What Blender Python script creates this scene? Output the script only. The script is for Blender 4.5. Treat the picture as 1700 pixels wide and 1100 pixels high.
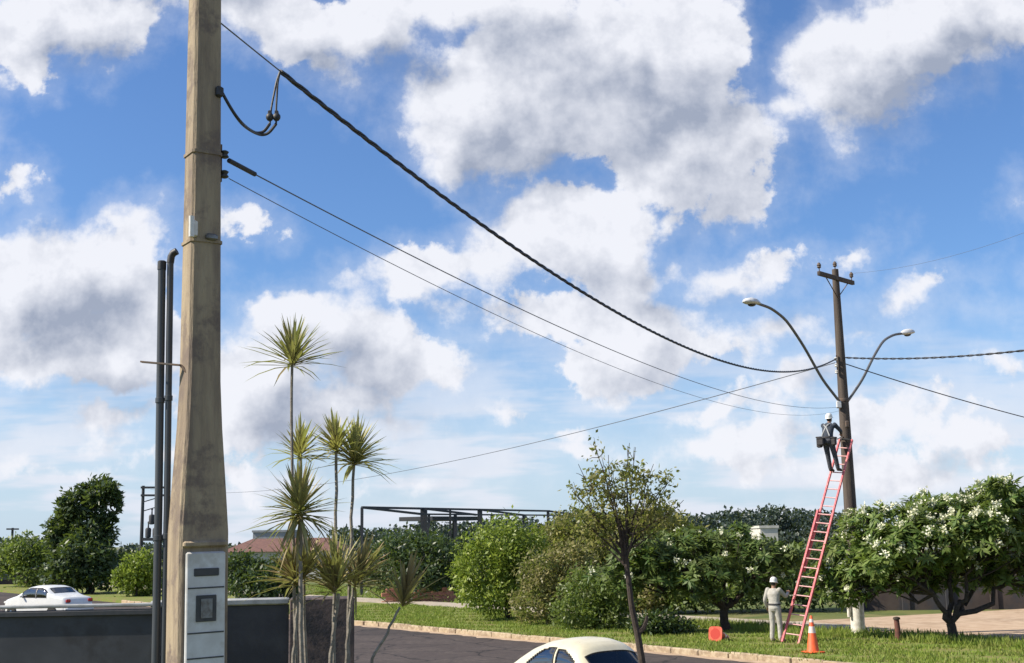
import bpy, math, random
import numpy as np
from mathutils import Matrix, Vector

for o in list(bpy.data.objects):
    bpy.data.objects.remove(o)
scene = bpy.context.scene
COL = scene.collection
rad = math.radians
rng = np.random.default_rng(7)
random.seed(7)

# ------------------------------------------------------------------ camera
PXF = 2000.0; TH = math.atan(.1725); ROLL = .017; CZ = 3.05
_X = np.array([1, 0, 0.]); _F = np.array([0, math.cos(TH), math.sin(TH)]); _U0 = np.array([0, -math.sin(TH), math.cos(TH)])
_R = _X*math.cos(ROLL) - _U0*math.sin(ROLL); _U = _U0*math.cos(ROLL) + _X*math.sin(ROLL); _C = np.array([0, 0, CZ])
cam = bpy.data.cameras.new('camera'); camo = bpy.data.objects.new('camera', cam); COL.objects.link(camo)
cam.sensor_width = 36; cam.lens = 36*PXF/1700; cam.clip_end = 6000; cam.clip_start = .1
camo.matrix_world = Matrix(((_R[0], _U[0], -_F[0], 0), (_R[1], _U[1], -_F[1], 0), (_R[2], _U[2], -_F[2], CZ), (0, 0, 0, 1)))
scene.camera = camo
scene.render.resolution_x = 1024; scene.render.resolution_y = 663

def ray(px, py): return _F + _R*(px-850)/PXF + _U*(550-py)/PXF
def atY(px, py, Y):
    d = ray(px, py); return _C + d*Y/d[1]
def atZ(px, py, z=0.):
    d = ray(px, py); return _C + d*(z-CZ)/d[2]

# ------------------------------------------------------------------ light
SUN_DIR = Vector((-.95, -.18, 0)).normalized(); SUN_EL = rad(41)
sd = Vector((SUN_DIR.x*math.cos(SUN_EL), SUN_DIR.y*math.cos(SUN_EL), math.sin(SUN_EL)))
sl = bpy.data.lights.new('sun', 'SUN'); sl.energy = 5.0; sl.angle = rad(.53); sl.color = (1, .91, .76)
slo = bpy.data.objects.new('sun', sl); COL.objects.link(slo)
slo.rotation_euler = sd.to_track_quat('Z', 'Y').to_euler(); slo.location = (-30, 10, 40)
scene.view_settings.view_transform = 'Standard'; scene.view_settings.look = 'None'
scene.view_settings.gamma = 1; scene.view_settings.exposure = 0.6; scene.view_settings.use_curve_mapping = False

world = bpy.data.worlds.new('World'); scene.world = world; world.use_nodes = True
try:
    world.cycles.sampling_method = 'MANUAL'; world.cycles.sample_map_resolution = 512
except Exception: pass

class NT:
    def __init__(s, tree): s.t = tree; s.n = tree.nodes; s.l = tree.links
    def put(s, sock, v):
        if hasattr(v, 'is_output') or isinstance(v, bpy.types.NodeSocket): s.l.new(v, sock)
        elif v is not None:
            try: sock.default_value = v
            except Exception: sock.default_value = (*v, 1) if len(v) == 3 else v
    def add(s, typ, ins=None, **props):
        nd = s.n.new(typ)
        for k, v in props.items(): setattr(nd, k, v)
        for k, v in (ins or {}).items(): s.put(nd.inputs[k], v)
        return nd
    def m(s, op, a, b=None, c=None, clamp=False):
        nd = s.n.new('ShaderNodeMath'); nd.operation = op; nd.use_clamp = clamp
        for i, v in enumerate((a, b, c)):
            if v is not None: s.put(nd.inputs[i], v)
        return nd.outputs[0]
    def vm(s, op, a, b=None):
        nd = s.n.new('ShaderNodeVectorMath'); nd.operation = op
        s.put(nd.inputs[0], a)
        if b is not None:
            s.put(nd.inputs['Scale' if op == 'SCALE' else 1], b)
        return nd.outputs['Value' if op in ('LENGTH', 'DOT_PRODUCT') else 'Vector']
    def sstep(s, v, a, b, lo=0., hi=1.):
        nd = s.n.new('ShaderNodeMapRange'); nd.interpolation_type = 'SMOOTHSTEP'
        for k, x in zip(('Value', 'From Min', 'From Max', 'To Min', 'To Max'), (v, a, b, lo, hi)): s.put(nd.inputs[k], x)
        return nd.outputs[0]
    def mix(s, f, a, b, typ='RGBA', blend='MIX'):
        nd = s.n.new('ShaderNodeMix'); nd.data_type = typ; nd.blend_type = blend
        k = {'RGBA': (0, 6, 7, 2), 'FLOAT': (0, 2, 3, 0), 'VECTOR': (0, 4, 5, 1)}[typ]
        s.put(nd.inputs[k[0]], f); s.put(nd.inputs[k[1]], a); s.put(nd.inputs[k[2]], b)
        return nd.outputs[k[3]]
    def noise(s, vec, scale, detail=4, rough=.55, dim='3D', color=False):
        nd = s.add('ShaderNodeTexNoise', {'Scale': scale, 'Detail': detail, 'Roughness': rough}, noise_dimensions=dim)
        if vec is not None: s.put(nd.inputs['Vector'], vec)
        return nd.outputs['Color' if color else 'Fac']

# cumulus laid out by direction: centre, half axes, tilt
BLOBS = [(90,30,210,85,-8),(30,125,60,38,-25),(190,75,45,38,-40),(470,40,165,75,20),(560,125,55,50,60),(630,50,120,75,0),(800,0,200,70,0),
 (810,190,150,115,0),(940,120,210,140,0),(1110,90,120,125,20),(1130,240,150,95,-20),(770,255,85,52,10),(1085,315,95,42,-8),
 (1440,110,150,115,-20),(1560,50,180,105,-20),(1410,205,80,42,-15),(1690,10,90,55,0),(1300,190,60,34,0),
 (930,385,165,75,-8),(770,440,190,48,-14),(650,445,95,36,-10),(745,505,68,30,5),(1010,430,100,58,15),
 (1230,340,72,32,-35),(1120,372,42,14,-30),(1040,545,190,58,8),(1010,615,110,42,8),(880,545,65,24,-5),(1300,570,150,46,-6),
 (1250,462,105,42,-18),(1420,420,52,24,-35),(1525,505,88,30,-26),(1465,560,60,28,-10),(1625,512,34,15,10),(1665,610,46,24,0),(1692,315,22,30,0),
 (90,470,205,100,0),(25,310,36,32,0),(215,375,80,44,-10),(130,575,230,68,0),(205,685,76,26,-4),(400,365,42,19,0),
 (545,560,140,80,10),(640,620,140,58,0),(440,650,120,100,0),(470,525,70,45,0),(560,690,120,50,0),(1130,440,36,22,0),
 (1260,735,150,36,-4),(1480,700,110,40,-10),(1420,770,230,30,0),(1600,740,90,24,-6),(960,745,60,16,-8),(330,770,120,22,0),(700,800,120,12,-4),(1330,650,100,40,-14),(1200,690,70,20,-8),(820,690,60,14,-6),(150,730,110,18,-3),(1560,790,160,20,0),(500,790,140,16,0),(700,715,60,18,-10),(920,725,50,16,-10),(90,785,130,14,0),
 (-160,250,120,90,0),(1850,420,90,60,0),(1880,160,130,90,0),(300,-90,240,80,0),(1250,-110,300,70,0),(760,-120,200,60,0)]
def build_world():
    w = NT(world.node_tree); w.n.clear()
    out = w.add('ShaderNodeOutputWorld'); STR = .062
    sky = w.add('ShaderNodeTexSky', sky_type='NISHITA', sun_disc=False, sun_elevation=SUN_EL, sun_rotation=math.atan2(SUN_DIR.x, SUN_DIR.y),
                air_density=1.15, dust_density=.6, ozone_density=3.0, altitude=200)
    tc = w.add('ShaderNodeTexCoord'); d = w.vm('NORMALIZE', tc.outputs['Generated'])
    sp = w.add('ShaderNodeSeparateXYZ', {0: d}); x, y, z = sp.outputs
    base = w.mix(1., sky.outputs[0], (.92, 1.20, 1.60, 1), blend='MULTIPLY')
    hz = w.sstep(z, .22, -.02)
    base = w.mix(w.m('MULTIPLY', hz, .68), base, (7.0, 8.5, 10.5, 1))
    WHITE = (9.6, 9.75, 10.4, 1); GREY = (3.9, 4.4, 5.6, 1)
    # ---- the whole sky: cumulus by noise over a flat cloud deck
    zz = w.m('ADD', w.m('MAXIMUM', z, 0), .16)
    qv = w.add('ShaderNodeCombineXYZ', {0: w.m('DIVIDE', x, zz), 1: w.m('DIVIDE', y, zz)}).outputs[0]
    nb = w.noise(qv, 1.15, 4, .58); nb2 = w.noise(w.vm('ADD', qv, (-.12, .05, 0)), 1.15, 3, .58)
    gen = w.mix(w.sstep(nb, .50, .60), base, w.mix(w.sstep(nb2, .5, .68), WHITE, GREY))
    below = w.sstep(z, -.02, .0); gen = w.mix(below, base, gen)
    # ---- the part over the street: individual cumulus by direction
    yy = w.m('MAXIMUM', y, .25)
    u = w.m('DIVIDE', x, yy); v = w.m('DIVIDE', z, yy)
    p = w.add('ShaderNodeCombineXYZ', {0: u, 1: v}).outputs[0]
    w1 = w.vm('SCALE', w.vm('SUBTRACT', w.noise(p, 8, 2, .5, '2D', color=True), (.5, .5, .5)), .062)
    w2 = w.vm('SCALE', w.vm('SUBTRACT', w.noise(p, 30, 3, .6, '2D', color=True), (.5, .5, .5)), .026)
    pw = w.vm('ADD', w.vm('ADD', p, w1), w2); ps_ = w.vm('ADD', p, w1)
    g = bpy.data.node_groups.new('cumulus_field', 'ShaderNodeTree')
    g.interface.new_socket('P', in_out='INPUT', socket_type='NodeSocketVector'); g.interface.new_socket('D', in_out='OUTPUT', socket_type='NodeSocketFloat')
    q = NT(g); gi = q.add('NodeGroupInput'); go = q.add('NodeGroupOutput'); acc = None
    for cx, cy, rx, ry, ang in BLOBS:
        r = ray(cx, cy); lx, lz = r[0]/r[1], r[2]/r[1]
        vin = gi.outputs[0]
        if acc is not None:      # (keeps the shader stack short: each ellipse is evaluated after the last)
            nd = q.n.new('ShaderNodeVectorMath'); nd.operation = 'MULTIPLY_ADD'; q.put(nd.inputs[0], acc); nd.inputs[1].default_value = (1e-7,)*3; q.put(nd.inputs[2], vin); vin = nd.outputs[0]
        mp = q.add('ShaderNodeMapping', {'Vector': vin, 'Location': (lx, lz, 0), 'Rotation': (0, 0, rad(-ang)-ROLL),
                                         'Scale': (rx/PXF*1.12, ry/PXF*1.12, 1)}, vector_type='TEXTURE')
        L = q.vm('LENGTH', mp.outputs[0])
        rm = math.sqrt(min(rx, ry*1.6)*ry)/100.; L = q.m('MULTIPLY_ADD', L, rm, -rm)      # signed distance, so small clouds stay thin
        acc = L if acc is None else q.m('SMOOTH_MIN', acc, L, .20)
    q.l.new(q.m('MULTIPLY', acc, -1.0), go.inputs[0])
    def field(vec):
        nd = w.add('ShaderNodeGroup', node_tree=g); w.put(nd.inputs[0], vec); return nd.outputs[0]
    fb = w.noise(p, 22, 7, .64, '2D'); fb2 = w.noise(w.vm('ADD', p, (-.014, .018, 0)), 22, 4, .58, '2D')
    big = w.noise(pw, 9, 3, .5, '2D')
    D = w.m('ADD', field(pw), w.m('MULTIPLY', w.m('SUBTRACT', fb, .5), .95))
    soft = w.sstep(big, .36, .62, .20, .60)
    alpha = w.m('MAXIMUM', w.sstep(w.m('DIVIDE', w.m('ADD', D, .10), soft), 0., 1.), w.sstep(D, -.50, .25, 0., .27))
    nd = w.n.new('ShaderNodeVectorMath'); nd.operation = 'MULTIPLY_ADD'; w.put(nd.inputs[0], D); nd.inputs[1].default_value = (1e-7,)*3; w.put(nd.inputs[2], w.vm('ADD', ps_, w.vm('SCALE', w2, .5)))
    Dl = field(w.vm('ADD', nd.outputs[0], (-.030, .040, 0)))
    Dl = w.m('ADD', Dl, w.m('MULTIPLY', w.m('SUBTRACT', fb2, .5), .40))
    thick = w.sstep(Dl, -.05, 1.0)
    sv = w.add('ShaderNodeCombineXYZ', {0: w.m('MULTIPLY', u, 6.), 1: w.m('MULTIPLY', v, 38.)}).outputs[0]
    stk = w.m('MULTIPLY', w.sstep(w.noise(sv, 1.0, 4, .55, '2D'), .40, .62), w.m('MULTIPLY', w.sstep(v, .21, .05), .8))
    shade = w.m('ADD', w.m('MULTIPLY', thick, w.sstep(big, .30, .60, .55, 1.0)), w.m('MULTIPLY', w.m('SUBTRACT', fb2, fb), .95), clamp=True)
    ccol = w.mix(shade, WHITE, GREY)
    c1 = w.mix(stk, base, (8.6, 8.9, 9.9, 1))
    front = w.mix(w.m('MULTIPLY', alpha, .97), c1, ccol)
    front = w.mix(below, base, front)
    bg1 = w.add('ShaderNodeBackground', {'Color': gen, 'Strength': STR}); bg2 = w.add('ShaderNodeBackground', {'Color': front, 'Strength': STR})
    ms = w.add('ShaderNodeMixShader', {0: w.sstep(y, .72, .82), 1: bg1.outputs[0], 2: bg2.outputs[0]}); w.l.new(ms.outputs[0], out.inputs[0])
build_world()

# ------------------------------------------------------------------ helpers
def tag(o, label=None, cat=None, group=None, kind=None):
    if label: o['label'] = label
    if cat: o['category'] = cat
    if group: o['group'] = group
    if kind: o['kind'] = kind
    return o
def empty(name, loc=(0, 0, 0), rz=0., label=None, cat=None, group=None):
    o = bpy.data.objects.new(name, None); COL.objects.link(o); o.location = loc; o.rotation_euler = (0, 0, rz); o.empty_display_size = .2
    return tag(o, label, cat, group)
def basis(axis, hint=None):
    a = np.asarray(axis, float); a = a/np.linalg.norm(a)
    h = np.array([0, 0, 1.]) if hint is None else np.asarray(hint, float)
    if abs(a@h) > .95*np.linalg.norm(h): h = np.array([1., 0, 0])
    s = np.cross(h, a); s /= np.linalg.norm(s); return s, np.cross(a, s), a
class MB:
    def __init__(s): s.v = []; s.f = []; s.n = 0
    def raw(s, v, f):
        v = np.asarray(v, float).reshape(-1, 3); s.v.append(v)
        s.f += [tuple(int(i)+s.n for i in q) for q in f]; s.n += len(v); return s
    def box(s, c, size, rz=0., M=None, bev=0.):
        hx, hy, hz = np.asarray(size)/2.
        if bev:
            b = min(bev, hx*.9, hy*.9, hz*.9); pts = []
            for zz, k in ((-hz, b), (-hz+b, 0), (hz-b, 0), (hz, b)):
                X, Y = hx-k, hy-k; e = b*.6
                pts += [(-X+e, -Y, zz), (X-e, -Y, zz), (X, -Y+e, zz), (X, Y-e, zz), (X-e, Y, zz), (-X+e, Y, zz), (-X, Y-e, zz), (-X, -Y+e, zz)]
            f = [tuple(range(7, -1, -1)), tuple(range(24, 32))]
            for r in range(3):
                for k in range(8): f.append((r*8+k, r*8+(k+1) % 8, r*8+8+(k+1) % 8, r*8+8+k))
            pts = np.array(pts)
        else:
            pts = np.array([(-hx, -hy, -hz), (hx, -hy, -hz), (hx, hy, -hz), (-hx, hy, -hz), (-hx, -hy, hz), (hx, -hy, hz), (hx, hy, hz), (-hx, hy, hz)])
            f = [(3, 2, 1, 0), (4, 5, 6, 7), (0, 1, 5, 4), (1, 2, 6, 5), (2, 3, 7, 6), (3, 0, 4, 7)]
        if M is not None: pts = pts @ np.asarray(M).T
        elif rz:
            ca, sa = math.cos(rz), math.sin(rz); pts = pts @ np.array([[ca, sa, 0], [-sa, ca, 0], [0, 0, 1]])
        return s.raw(pts+np.asarray(c), f)
    def bar(s, a, b, w, h=None, hint=None, bev=0.):
        a = np.asarray(a, float); b = np.asarray(b, float); sd_, up, ax = basis(b-a, hint)
        return s.box((a+b)/2, (w, h or w, np.linalg.norm(b-a)), M=np.stack([sd_, up, ax], 1), bev=bev)
    def tube(s, pts, r, n=8, cap=True, ry=None, side=None):
        pts = np.asarray(pts, float); m = len(pts)
        r = np.full(m, r, float) if np.isscalar(r) else np.asarray(r, float)
        ry = r if ry is None else (np.full(m, ry, float) if np.isscalar(ry) else np.asarray(ry, float))
        t = np.gradient(pts, axis=0); t /= np.linalg.norm(t, axis=1)[:, None]+1e-12
        S = np.zeros_like(pts)
        s0, _, _ = basis(t[0], None)
        if side is not None: s0 = np.asarray(side, float)
        for i in range(m):
            s0 = s0 - t[i]*(s0@t[i]); s0 /= np.linalg.norm(s0)+1e-12; S[i] = s0
        B = np.cross(t, S); a = np.arange(n)*2*math.pi/n
        V = pts[:, None]+S[:, None]*np.cos(a)[None, :, None]*r[:, None, None]+B[:, None]*np.sin(a)[None, :, None]*ry[:, None, None]
        f = [(i*n+k, i*n+(k+1) % n, (i+1)*n+(k+1) % n, (i+1)*n+k) for i in range(m-1) for k in range(n)]
        if cap: f += [tuple(range(n-1, -1, -1)), tuple(range((m-1)*n, m*n))]
        return s.raw(V.reshape(-1, 3), f)
    def lathe(s, prof, n=20, c=(0, 0, 0), M=None):
        prof = np.asarray(prof, float); a = np.arange(n)*2*math.pi/n
        V = np.stack([prof[:, None, 0]*np.cos(a), prof[:, None, 0]*np.sin(a), np.repeat(prof[:, 1:2], n, 1)], -1).reshape(-1, 3)
        if M is not None: V = V @ np.asarray(M).T
        m = len(prof); f = [(i*n+k, i*n+(k+1) % n, (i+1)*n+(k+1) % n, (i+1)*n+k) for i in range(m-1) for k in range(n)]
        f += [tuple(range(n-1, -1, -1)), tuple(range((m-1)*n, m*n))]
        return s.raw(V+np.asarray(c), f)
    def ball(s, c, r, n=12, M=None):
        r = np.full(3, r, float) if np.isscalar(r) else np.asarray(r, float); k = n//2+1
        a = np.linspace(-math.pi/2, math.pi/2, k); b = np.arange(n)*2*math.pi/n
        V = np.stack([np.cos(a)[:, None]*np.cos(b), np.cos(a)[:, None]*np.sin(b), np.repeat(np.sin(a)[:, None], n, 1)], -1).reshape(-1, 3)
        V[:n, :2] *= .01; V[-n:, :2] *= .01; V = V*r
        if M is not None: V = V @ np.asarray(M).T
        f = [(i*n+j, i*n+(j+1) % n, (i+1)*n+(j+1) % n, (i+1)*n+j) for i in range(k-1) for j in range(n)]
        f += [tuple(range(n-1, -1, -1)), tuple(range((k-1)*n, k*n))]
        return s.raw(V+np.asarray(c), f)
    def mesh(s, name, off=(0, 0, 0)):
        me = bpy.data.meshes.new(name); v = np.concatenate(s.v)-np.asarray(off)
        me.from_pydata(v.tolist(), [], s.f); me.update(); return me
    def build(s, name, m, parent=None, off=(0, 0, 0), smooth=True, angle=40):
        me = s.mesh(name, off); return link(name, me, m, parent, smooth, angle)
def link(name, me, m, parent=None, smooth=True, angle=40):
    o = bpy.data.objects.new(name, me); COL.objects.link(o); o.parent = parent
    if m is not None and not len(me.materials): me.materials.append(m)
    if smooth:
        me.polygons.foreach_set('use_smooth', [True]*len(me.polygons))
        if angle < 180 and hasattr(me, 'set_sharp_from_angle'): me.set_sharp_from_angle(angle=rad(angle))
    return o
def npmesh(name, V, F):
    """V (n,3), F (m,k) arrays of equal face size, quickly"""
    me = bpy.data.meshes.new(name); F = np.asarray(F, np.int32); k = F.shape[1]
    me.vertices.add(len(V)); me.vertices.foreach_set('co', np.asarray(V, np.float32).ravel())
    me.loops.add(F.size); me.loops.foreach_set('vertex_index', F.ravel())
    me.polygons.add(len(F)); me.polygons.foreach_set('loop_start', np.arange(0, F.size, k, dtype=np.int32))
    me.polygons.foreach_set('loop_total', np.full(len(F), k, np.int32)); me.update(calc_edges=True); return me

# ------------------------------------------------------------------ materials
def mat(name, c, c2=None, scale=8., rough=.7, bump=0., bscale=None, metal=0., spec=.5, streak=False, coat=0., lo=.35, hi=.65, c3=None, s3=1.5):
    m = bpy.data.materials.new(name); m.use_nodes = True; t = NT(m.node_tree); b = t.n['Principled BSDF']
    b.inputs['Roughness'].default_value = rough; b.inputs['Metallic'].default_value = metal; b.inputs['Specular IOR Level'].default_value = spec
    b.inputs['Coat Weight'].default_value = coat
    co = t.add('ShaderNodeTexCoord').outputs['Object']
    if streak: co = t.add('ShaderNodeMapping', {'Vector': co, 'Scale': (1, 1, .12)}).outputs[0]
    col = (*c, 1)
    if c2 is not None:
        col = t.mix(t.sstep(t.noise(co, scale, 6, .62), lo, hi), (*c, 1), (*c2, 1))
        if c3 is not None: col = t.mix(t.sstep(t.noise(t.n['Texture Coordinate'].outputs['Object'], s3, 7, .68), .48, .62), col, (*c3, 1))
        t.l.new(t.m('ADD', t.m('MULTIPLY', t.noise(co, scale*2.3, 3), .25), rough-.12, clamp=True), b.inputs['Roughness'])
    t.put(b.inputs['Base Color'], col)
    if bump:
        bp = t.add('ShaderNodeBump', {'Strength': bump, 'Distance': .02, 'Height': t.noise(co, bscale or scale*5, 5, .6)}); t.l.new(bp.outputs[0], b.inputs['Normal'])
    return m
def leafmat(name, c1, c2, c3=None, trans=.3, rough=.45, spec=.4):
    m = bpy.data.materials.new(name); m.use_nodes = True; t = NT(m.node_tree); b = t.n['Principled BSDF']; out = t.n['Material Output']
    ri = t.add('ShaderNodeNewGeometry').outputs['Random Per Island']
    nz = t.noise(t.add('ShaderNodeTexCoord').outputs['Object'], 1.6, 3)
    col = t.mix(ri, (*c1, 1), (*c2, 1))
    if c3 is not None: col = t.mix(t.sstep(nz, .45, .65), col, (*c3, 1))
    t.put(b.inputs['Base Color'], col); b.inputs['Roughness'].default_value = rough; b.inputs['Specular IOR Level'].default_value = spec
    tr = t.add('ShaderNodeBsdfTranslucent', {'Color': t.mix(.5, col, (.30, .42, .05, 1))})
    ms = t.add('ShaderNodeMixShader', {0: trans, 1: b.outputs[0], 2: tr.outputs[0]}); t.l.new(ms.outputs[0], out.inputs[0])
    return m
def glassmat(name, tint=(.25, .3, .3), op=.45):
    m = bpy.data.materials.new(name); m.use_nodes = True; t = NT(m.node_tree); out = t.n['Material Output']; t.n.remove(t.n['Principled BSDF'])
    tr = t.add('ShaderNodeBsdfTransparent', {0: (*tint, 1)}); gl = t.add('ShaderNodeBsdfGlossy', {'Color': (1, 1, 1, 1), 'Roughness': .03})
    fr = t.add('ShaderNodeFresnel', {'IOR': 1.52})
    ms = t.add('ShaderNodeMixShader', {0: t.m('ADD', t.m('MULTIPLY', fr.outputs[0], 1.3), op*.12, clamp=True), 1: tr.outputs[0], 2: gl.outputs[0]}); t.l.new(ms.outputs[0], out.inputs[0])
    return m
M = dict(
 conc=mat('pole_concrete', (.35, .28, .19), (.20, .155, .115), 6, .9, .6, 50, streak=True, c3=(.17, .13, .105), s3=2.6),
 box=mat('meter_box_plastic', (.60, .61, .62), (.50, .50, .50), 5, .55, c3=(.44, .43, .41), s3=3),
 darkplas=mat('dark_plastic', (.03, .035, .04), (.05, .05, .055), 9, .5),
 pvc=mat('grey_conduit', (.062, .07, .082), (.04, .045, .053), 5, .45, streak=True),
 steel=mat('galvanised_steel', (.22, .23, .24), (.13, .12, .11), 18, .5, metal=.6),
 rust=mat('weathered_iron', (.08, .07, .065), (.13, .08, .05), 14, .75, .2),
 porc=mat('white_porcelain', (.7, .68, .64), (.55, .52, .48), 9, .3),
 black=mat('black_cable_sheath', (.015, .016, .02), (.03, .03, .035), 20, .55),
 greywire=mat('grey_wire', (.10, .11, .13), None, 1, .5),
 wall=mat('dark_wall_render', (.036, .037, .045), (.055, .056, .064), 2.4, .85, .2, 40, c3=(.04, .04, .047)),
 pier=mat('weathered_pier_render', (.055, .045, .05), (.11, .08, .075), 6, .9, .4, 30, c3=(.03, .028, .034), s3=4),
 gate=mat('grey_sheet_metal', (.040, .043, .050), (.062, .066, .074), 1.3, .55, spec=.4, c3=(.034, .034, .037), s3=2),
 coping=mat('pale_coping', (.36, .37, .38), (.24, .25, .25), 6, .8),
 wood=mat('pole_timber', (.055, .042, .036), (.095, .075, .06), 6, .9, .5, 30, streak=True),
 white=mat('pale_foot_tone', (.72, .68, .62), (.5, .46, .4), 7, .85, .2),
 lamp=mat('lamp_housing', (.62, .63, .64), (.5, .5, .5), 12, .4),
 arm=mat('lamp_arm_paint', (.11, .115, .12), (.16, .15, .14), 12, .5, metal=.3),
 pink=mat('faded_red_fibreglass', (.62, .13, .15), (.50, .10, .11), 10, .55, c3=(.68, .24, .22), s3=3),
 pinkl=mat('pale_rung', (.72, .42, .40), (.6, .3, .3), 12, .5),
 cone=mat('orange_cone_rubber', (.82, .13, .03), (.7, .10, .03), 8, .55),
 band=mat('cone_white_band', (.8, .68, .64), (.7, .55, .5), 9, .5),
 rustred=mat('reddish_timber', (.16, .06, .04), (.10, .045, .035), 9, .9, .3), redcone=mat('faded_red_cone_rubber', (.55, .05, .02), (.62, .12, .06), 7, .6), conein=mat('cone_inside', (.45, .03, .015), None, 1, .7),
 cream=mat('cream_car_paint', (.66, .61, .44), (.58, .53, .38), 3, .32, coat=.5),
 cwhite=mat('white_car_paint', (.72, .73, .72), (.68, .69, .68), 3, .35, coat=.4),
 chrome=mat('chrome', (.7, .7, .7), None, 1, .15, metal=1.),
 tyre=mat('tyre_rubber', (.02, .02, .02), (.035, .033, .03), 14, .9),
 rubber=mat('black_rubber', (.018, .018, .02), None, 1, .6),
 seat=mat('dark_upholstery', (.05, .04, .045), (.03, .028, .03), 9, .9),
 wscreen=glassmat('windscreen_glass', (.35, .38, .38), .05), glass=glassmat('car_glass', (.42, .48, .48), .9), mglass=glassmat('meter_glass', (.5, .55, .55), .6),
 lens=mat('lamp_lens', (.75, .75, .72), None, 1, .15), red=mat('red_lens', (.45, .02, .02), None, 1, .2),
 bark=mat('grey_brown_bark', (.075, .058, .042), (.13, .105, .08), 12, .95, .6, 40, streak=True),
 darkbark=mat('dark_bark', (.035, .026, .02), (.06, .045, .035), 12, .95, .6, 40),
 stem=mat('pale_cane_stem', (.26, .235, .20), (.16, .14, .12), 16, .8, .3, 60), 
 steelfar=mat('dark_painted_steel', (.02, .026, .034), (.035, .035, .04), 6, .6),
 tile=mat('clay_tile', (.17, .085, .065), (.12, .06, .05), 4, .9), plaster=mat('pale_plaster', (.58, .55, .50), (.48, .46, .42), 3, .9),
 greybld=mat('grey_cladding', (.30, .31, .33), (.24, .25, .27), 2, .8), brick=mat('brick_rubble', (.45, .20, .13), (.34, .14, .09), 9, .95, .4),
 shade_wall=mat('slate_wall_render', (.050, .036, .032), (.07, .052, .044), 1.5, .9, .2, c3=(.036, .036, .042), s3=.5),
 grey_cloth=mat('grey_khaki_cloth', (.42, .40, .36), (.34, .32, .28), 9, .9, .8, 16), navy=mat('dark_blue_cloth', (.035, .045, .065), (.055, .065, .085), 9, .9, .8, 16),
 jeans=mat('grey_blue_cloth', (.05, .055, .068), (.08, .082, .095), 9, .9, .8, 16),
 skin=mat('skin', (.30, .17, .11), (.26, .14, .09), 20, .6), helmet=mat('pale_helmet', (.74, .73, .68), None, 1, .35),
 boot=mat('boot_leather', (.04, .03, .025), None, 1, .7), palbt=mat('pale_boot', (.35, .30, .22), (.25, .21, .16), 12, .8), hair=mat('dark_hair', (.015, .012, .01), None, 1, .7),
 leather=mat('tool_bag_canvas', (.025, .025, .03), (.05, .045, .045), 14, .85), eye=mat('eye', (.6, .6, .58), None, 1, .3),
)
L = dict(
 olive=leafmat('olive_leaf', (.12, .13, .025), (.28, .26, .07), (.16, .15, .05), .36),
 light=leafmat('light_green_leaf', (.14, .21, .022), (.30, .35, .055), (.12, .17, .028), .38),
 dark=leafmat('dark_green_leaf', (.026, .055, .018), (.065, .10, .032), (.045, .07, .035), .25),
 mid=leafmat('mid_green_leaf', (.075, .125, .025), (.18, .23, .055), (.11, .14, .04), .36),
 ridge=leafmat('hazed_wood_leaf', (.024, .042, .034), (.05, .072, .055), (.034, .052, .048), .12),  # bluish distance haze is put into this leaf colour
 plum=leafmat('frangipani_leaf', (.06, .12, .025), (.20, .26, .07), (.14, .18, .05), .34, .5, .3),
 plumd=leafmat('deep_frangipani_leaf', (.052, .105, .025), (.16, .21, .06), (.11, .14, .045), .32, .5, .3),
 flower=leafmat('cream_petal', (.72, .70, .48), (.80, .80, .66), None, .25, .6),
 brown=leafmat('dry_shrub_leaf', (.15, .13, .05), (.31, .27, .11), (.15, .16, .05), .36),
 drac=leafmat('yellow_green_sword_leaf', (.26, .24, .08), (.60, .54, .26), (.40, .32, .13), .4, .45, .4),
 drac2=leafmat('dull_green_sword_leaf', (.16, .15, .055), (.46, .41, .20), (.32, .25, .12), .34, .45, .4),
 drac3=leafmat('brownish_sword_leaf', (.15, .11, .065), (.36, .29, .15), (.26, .18, .10), .34, .5, .3),
 grass=leafmat('grass_blade', (.13, .20, .03), (.24, .30, .05), (.22, .24, .06), .3, .6, .3),
)
# ------------------------------------------------------------------ setting
DV = np.array([.60283, -.79787, 0]); NV = np.array([.79787, .60283, 0])
ROADANG = math.atan2(DV[1], DV[0])
def P(t, n, z=0.): return DV*t+NV*n+np.array([0, 0, z])
NC0, NC1 = 11.9, 23.1            # near and far kerb faces
def terr(n):
    s = np.clip((np.asarray(n)-6.5)/2.6, 0, 1); s = s*s*(3-2*s); return 1.4*(1-s)+.1*s
def gmat(name, cols, scales, rough=.95, bump=.3, bscale=14, crack=False):
    m = bpy.data.materials.new(name); m.use_nodes = True; t = NT(m.node_tree); b = t.n['Principled BSDF']
    co = t.add('ShaderNodeTexCoord').outputs['Object']; col = (*cols[0], 1)
    for c, s in zip(cols[1:], scales): col = t.mix(t.sstep(t.noise(co, s, 8, .65), .42, .62), col, (*c, 1))
    t.put(b.inputs['Base Color'], col); b.inputs['Roughness'].default_value = rough; b.inputs['Specular IOR Level'].default_value = .25
    bp = t.add('ShaderNodeBump', {'Strength': bump, 'Distance': .03, 'Height': t.noise(co, bscale, 8, .7)}); t.l.new(bp.outputs[0], b.inputs['Normal'])
    if crack:
        wv = t.vm('ADD', co, t.vm('SCALE', t.noise(co, 1.5, 4, color=True), .6)); vo = t.add('ShaderNodeTexVoronoi', {'Vector': wv, 'Scale': .45}, feature='DISTANCE_TO_EDGE')
        pt = t.sstep(t.noise(co, .16, 3), .56, .60); col = t.mix(t.m('MULTIPLY', pt, .5), col, (.03, .027, .027, 1))
        t.put(b.inputs['Base Color'], t.mix(t.sstep(vo.outputs[0], .022, .004), col, (.02, .018, .018, 1)))
    return m
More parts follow.
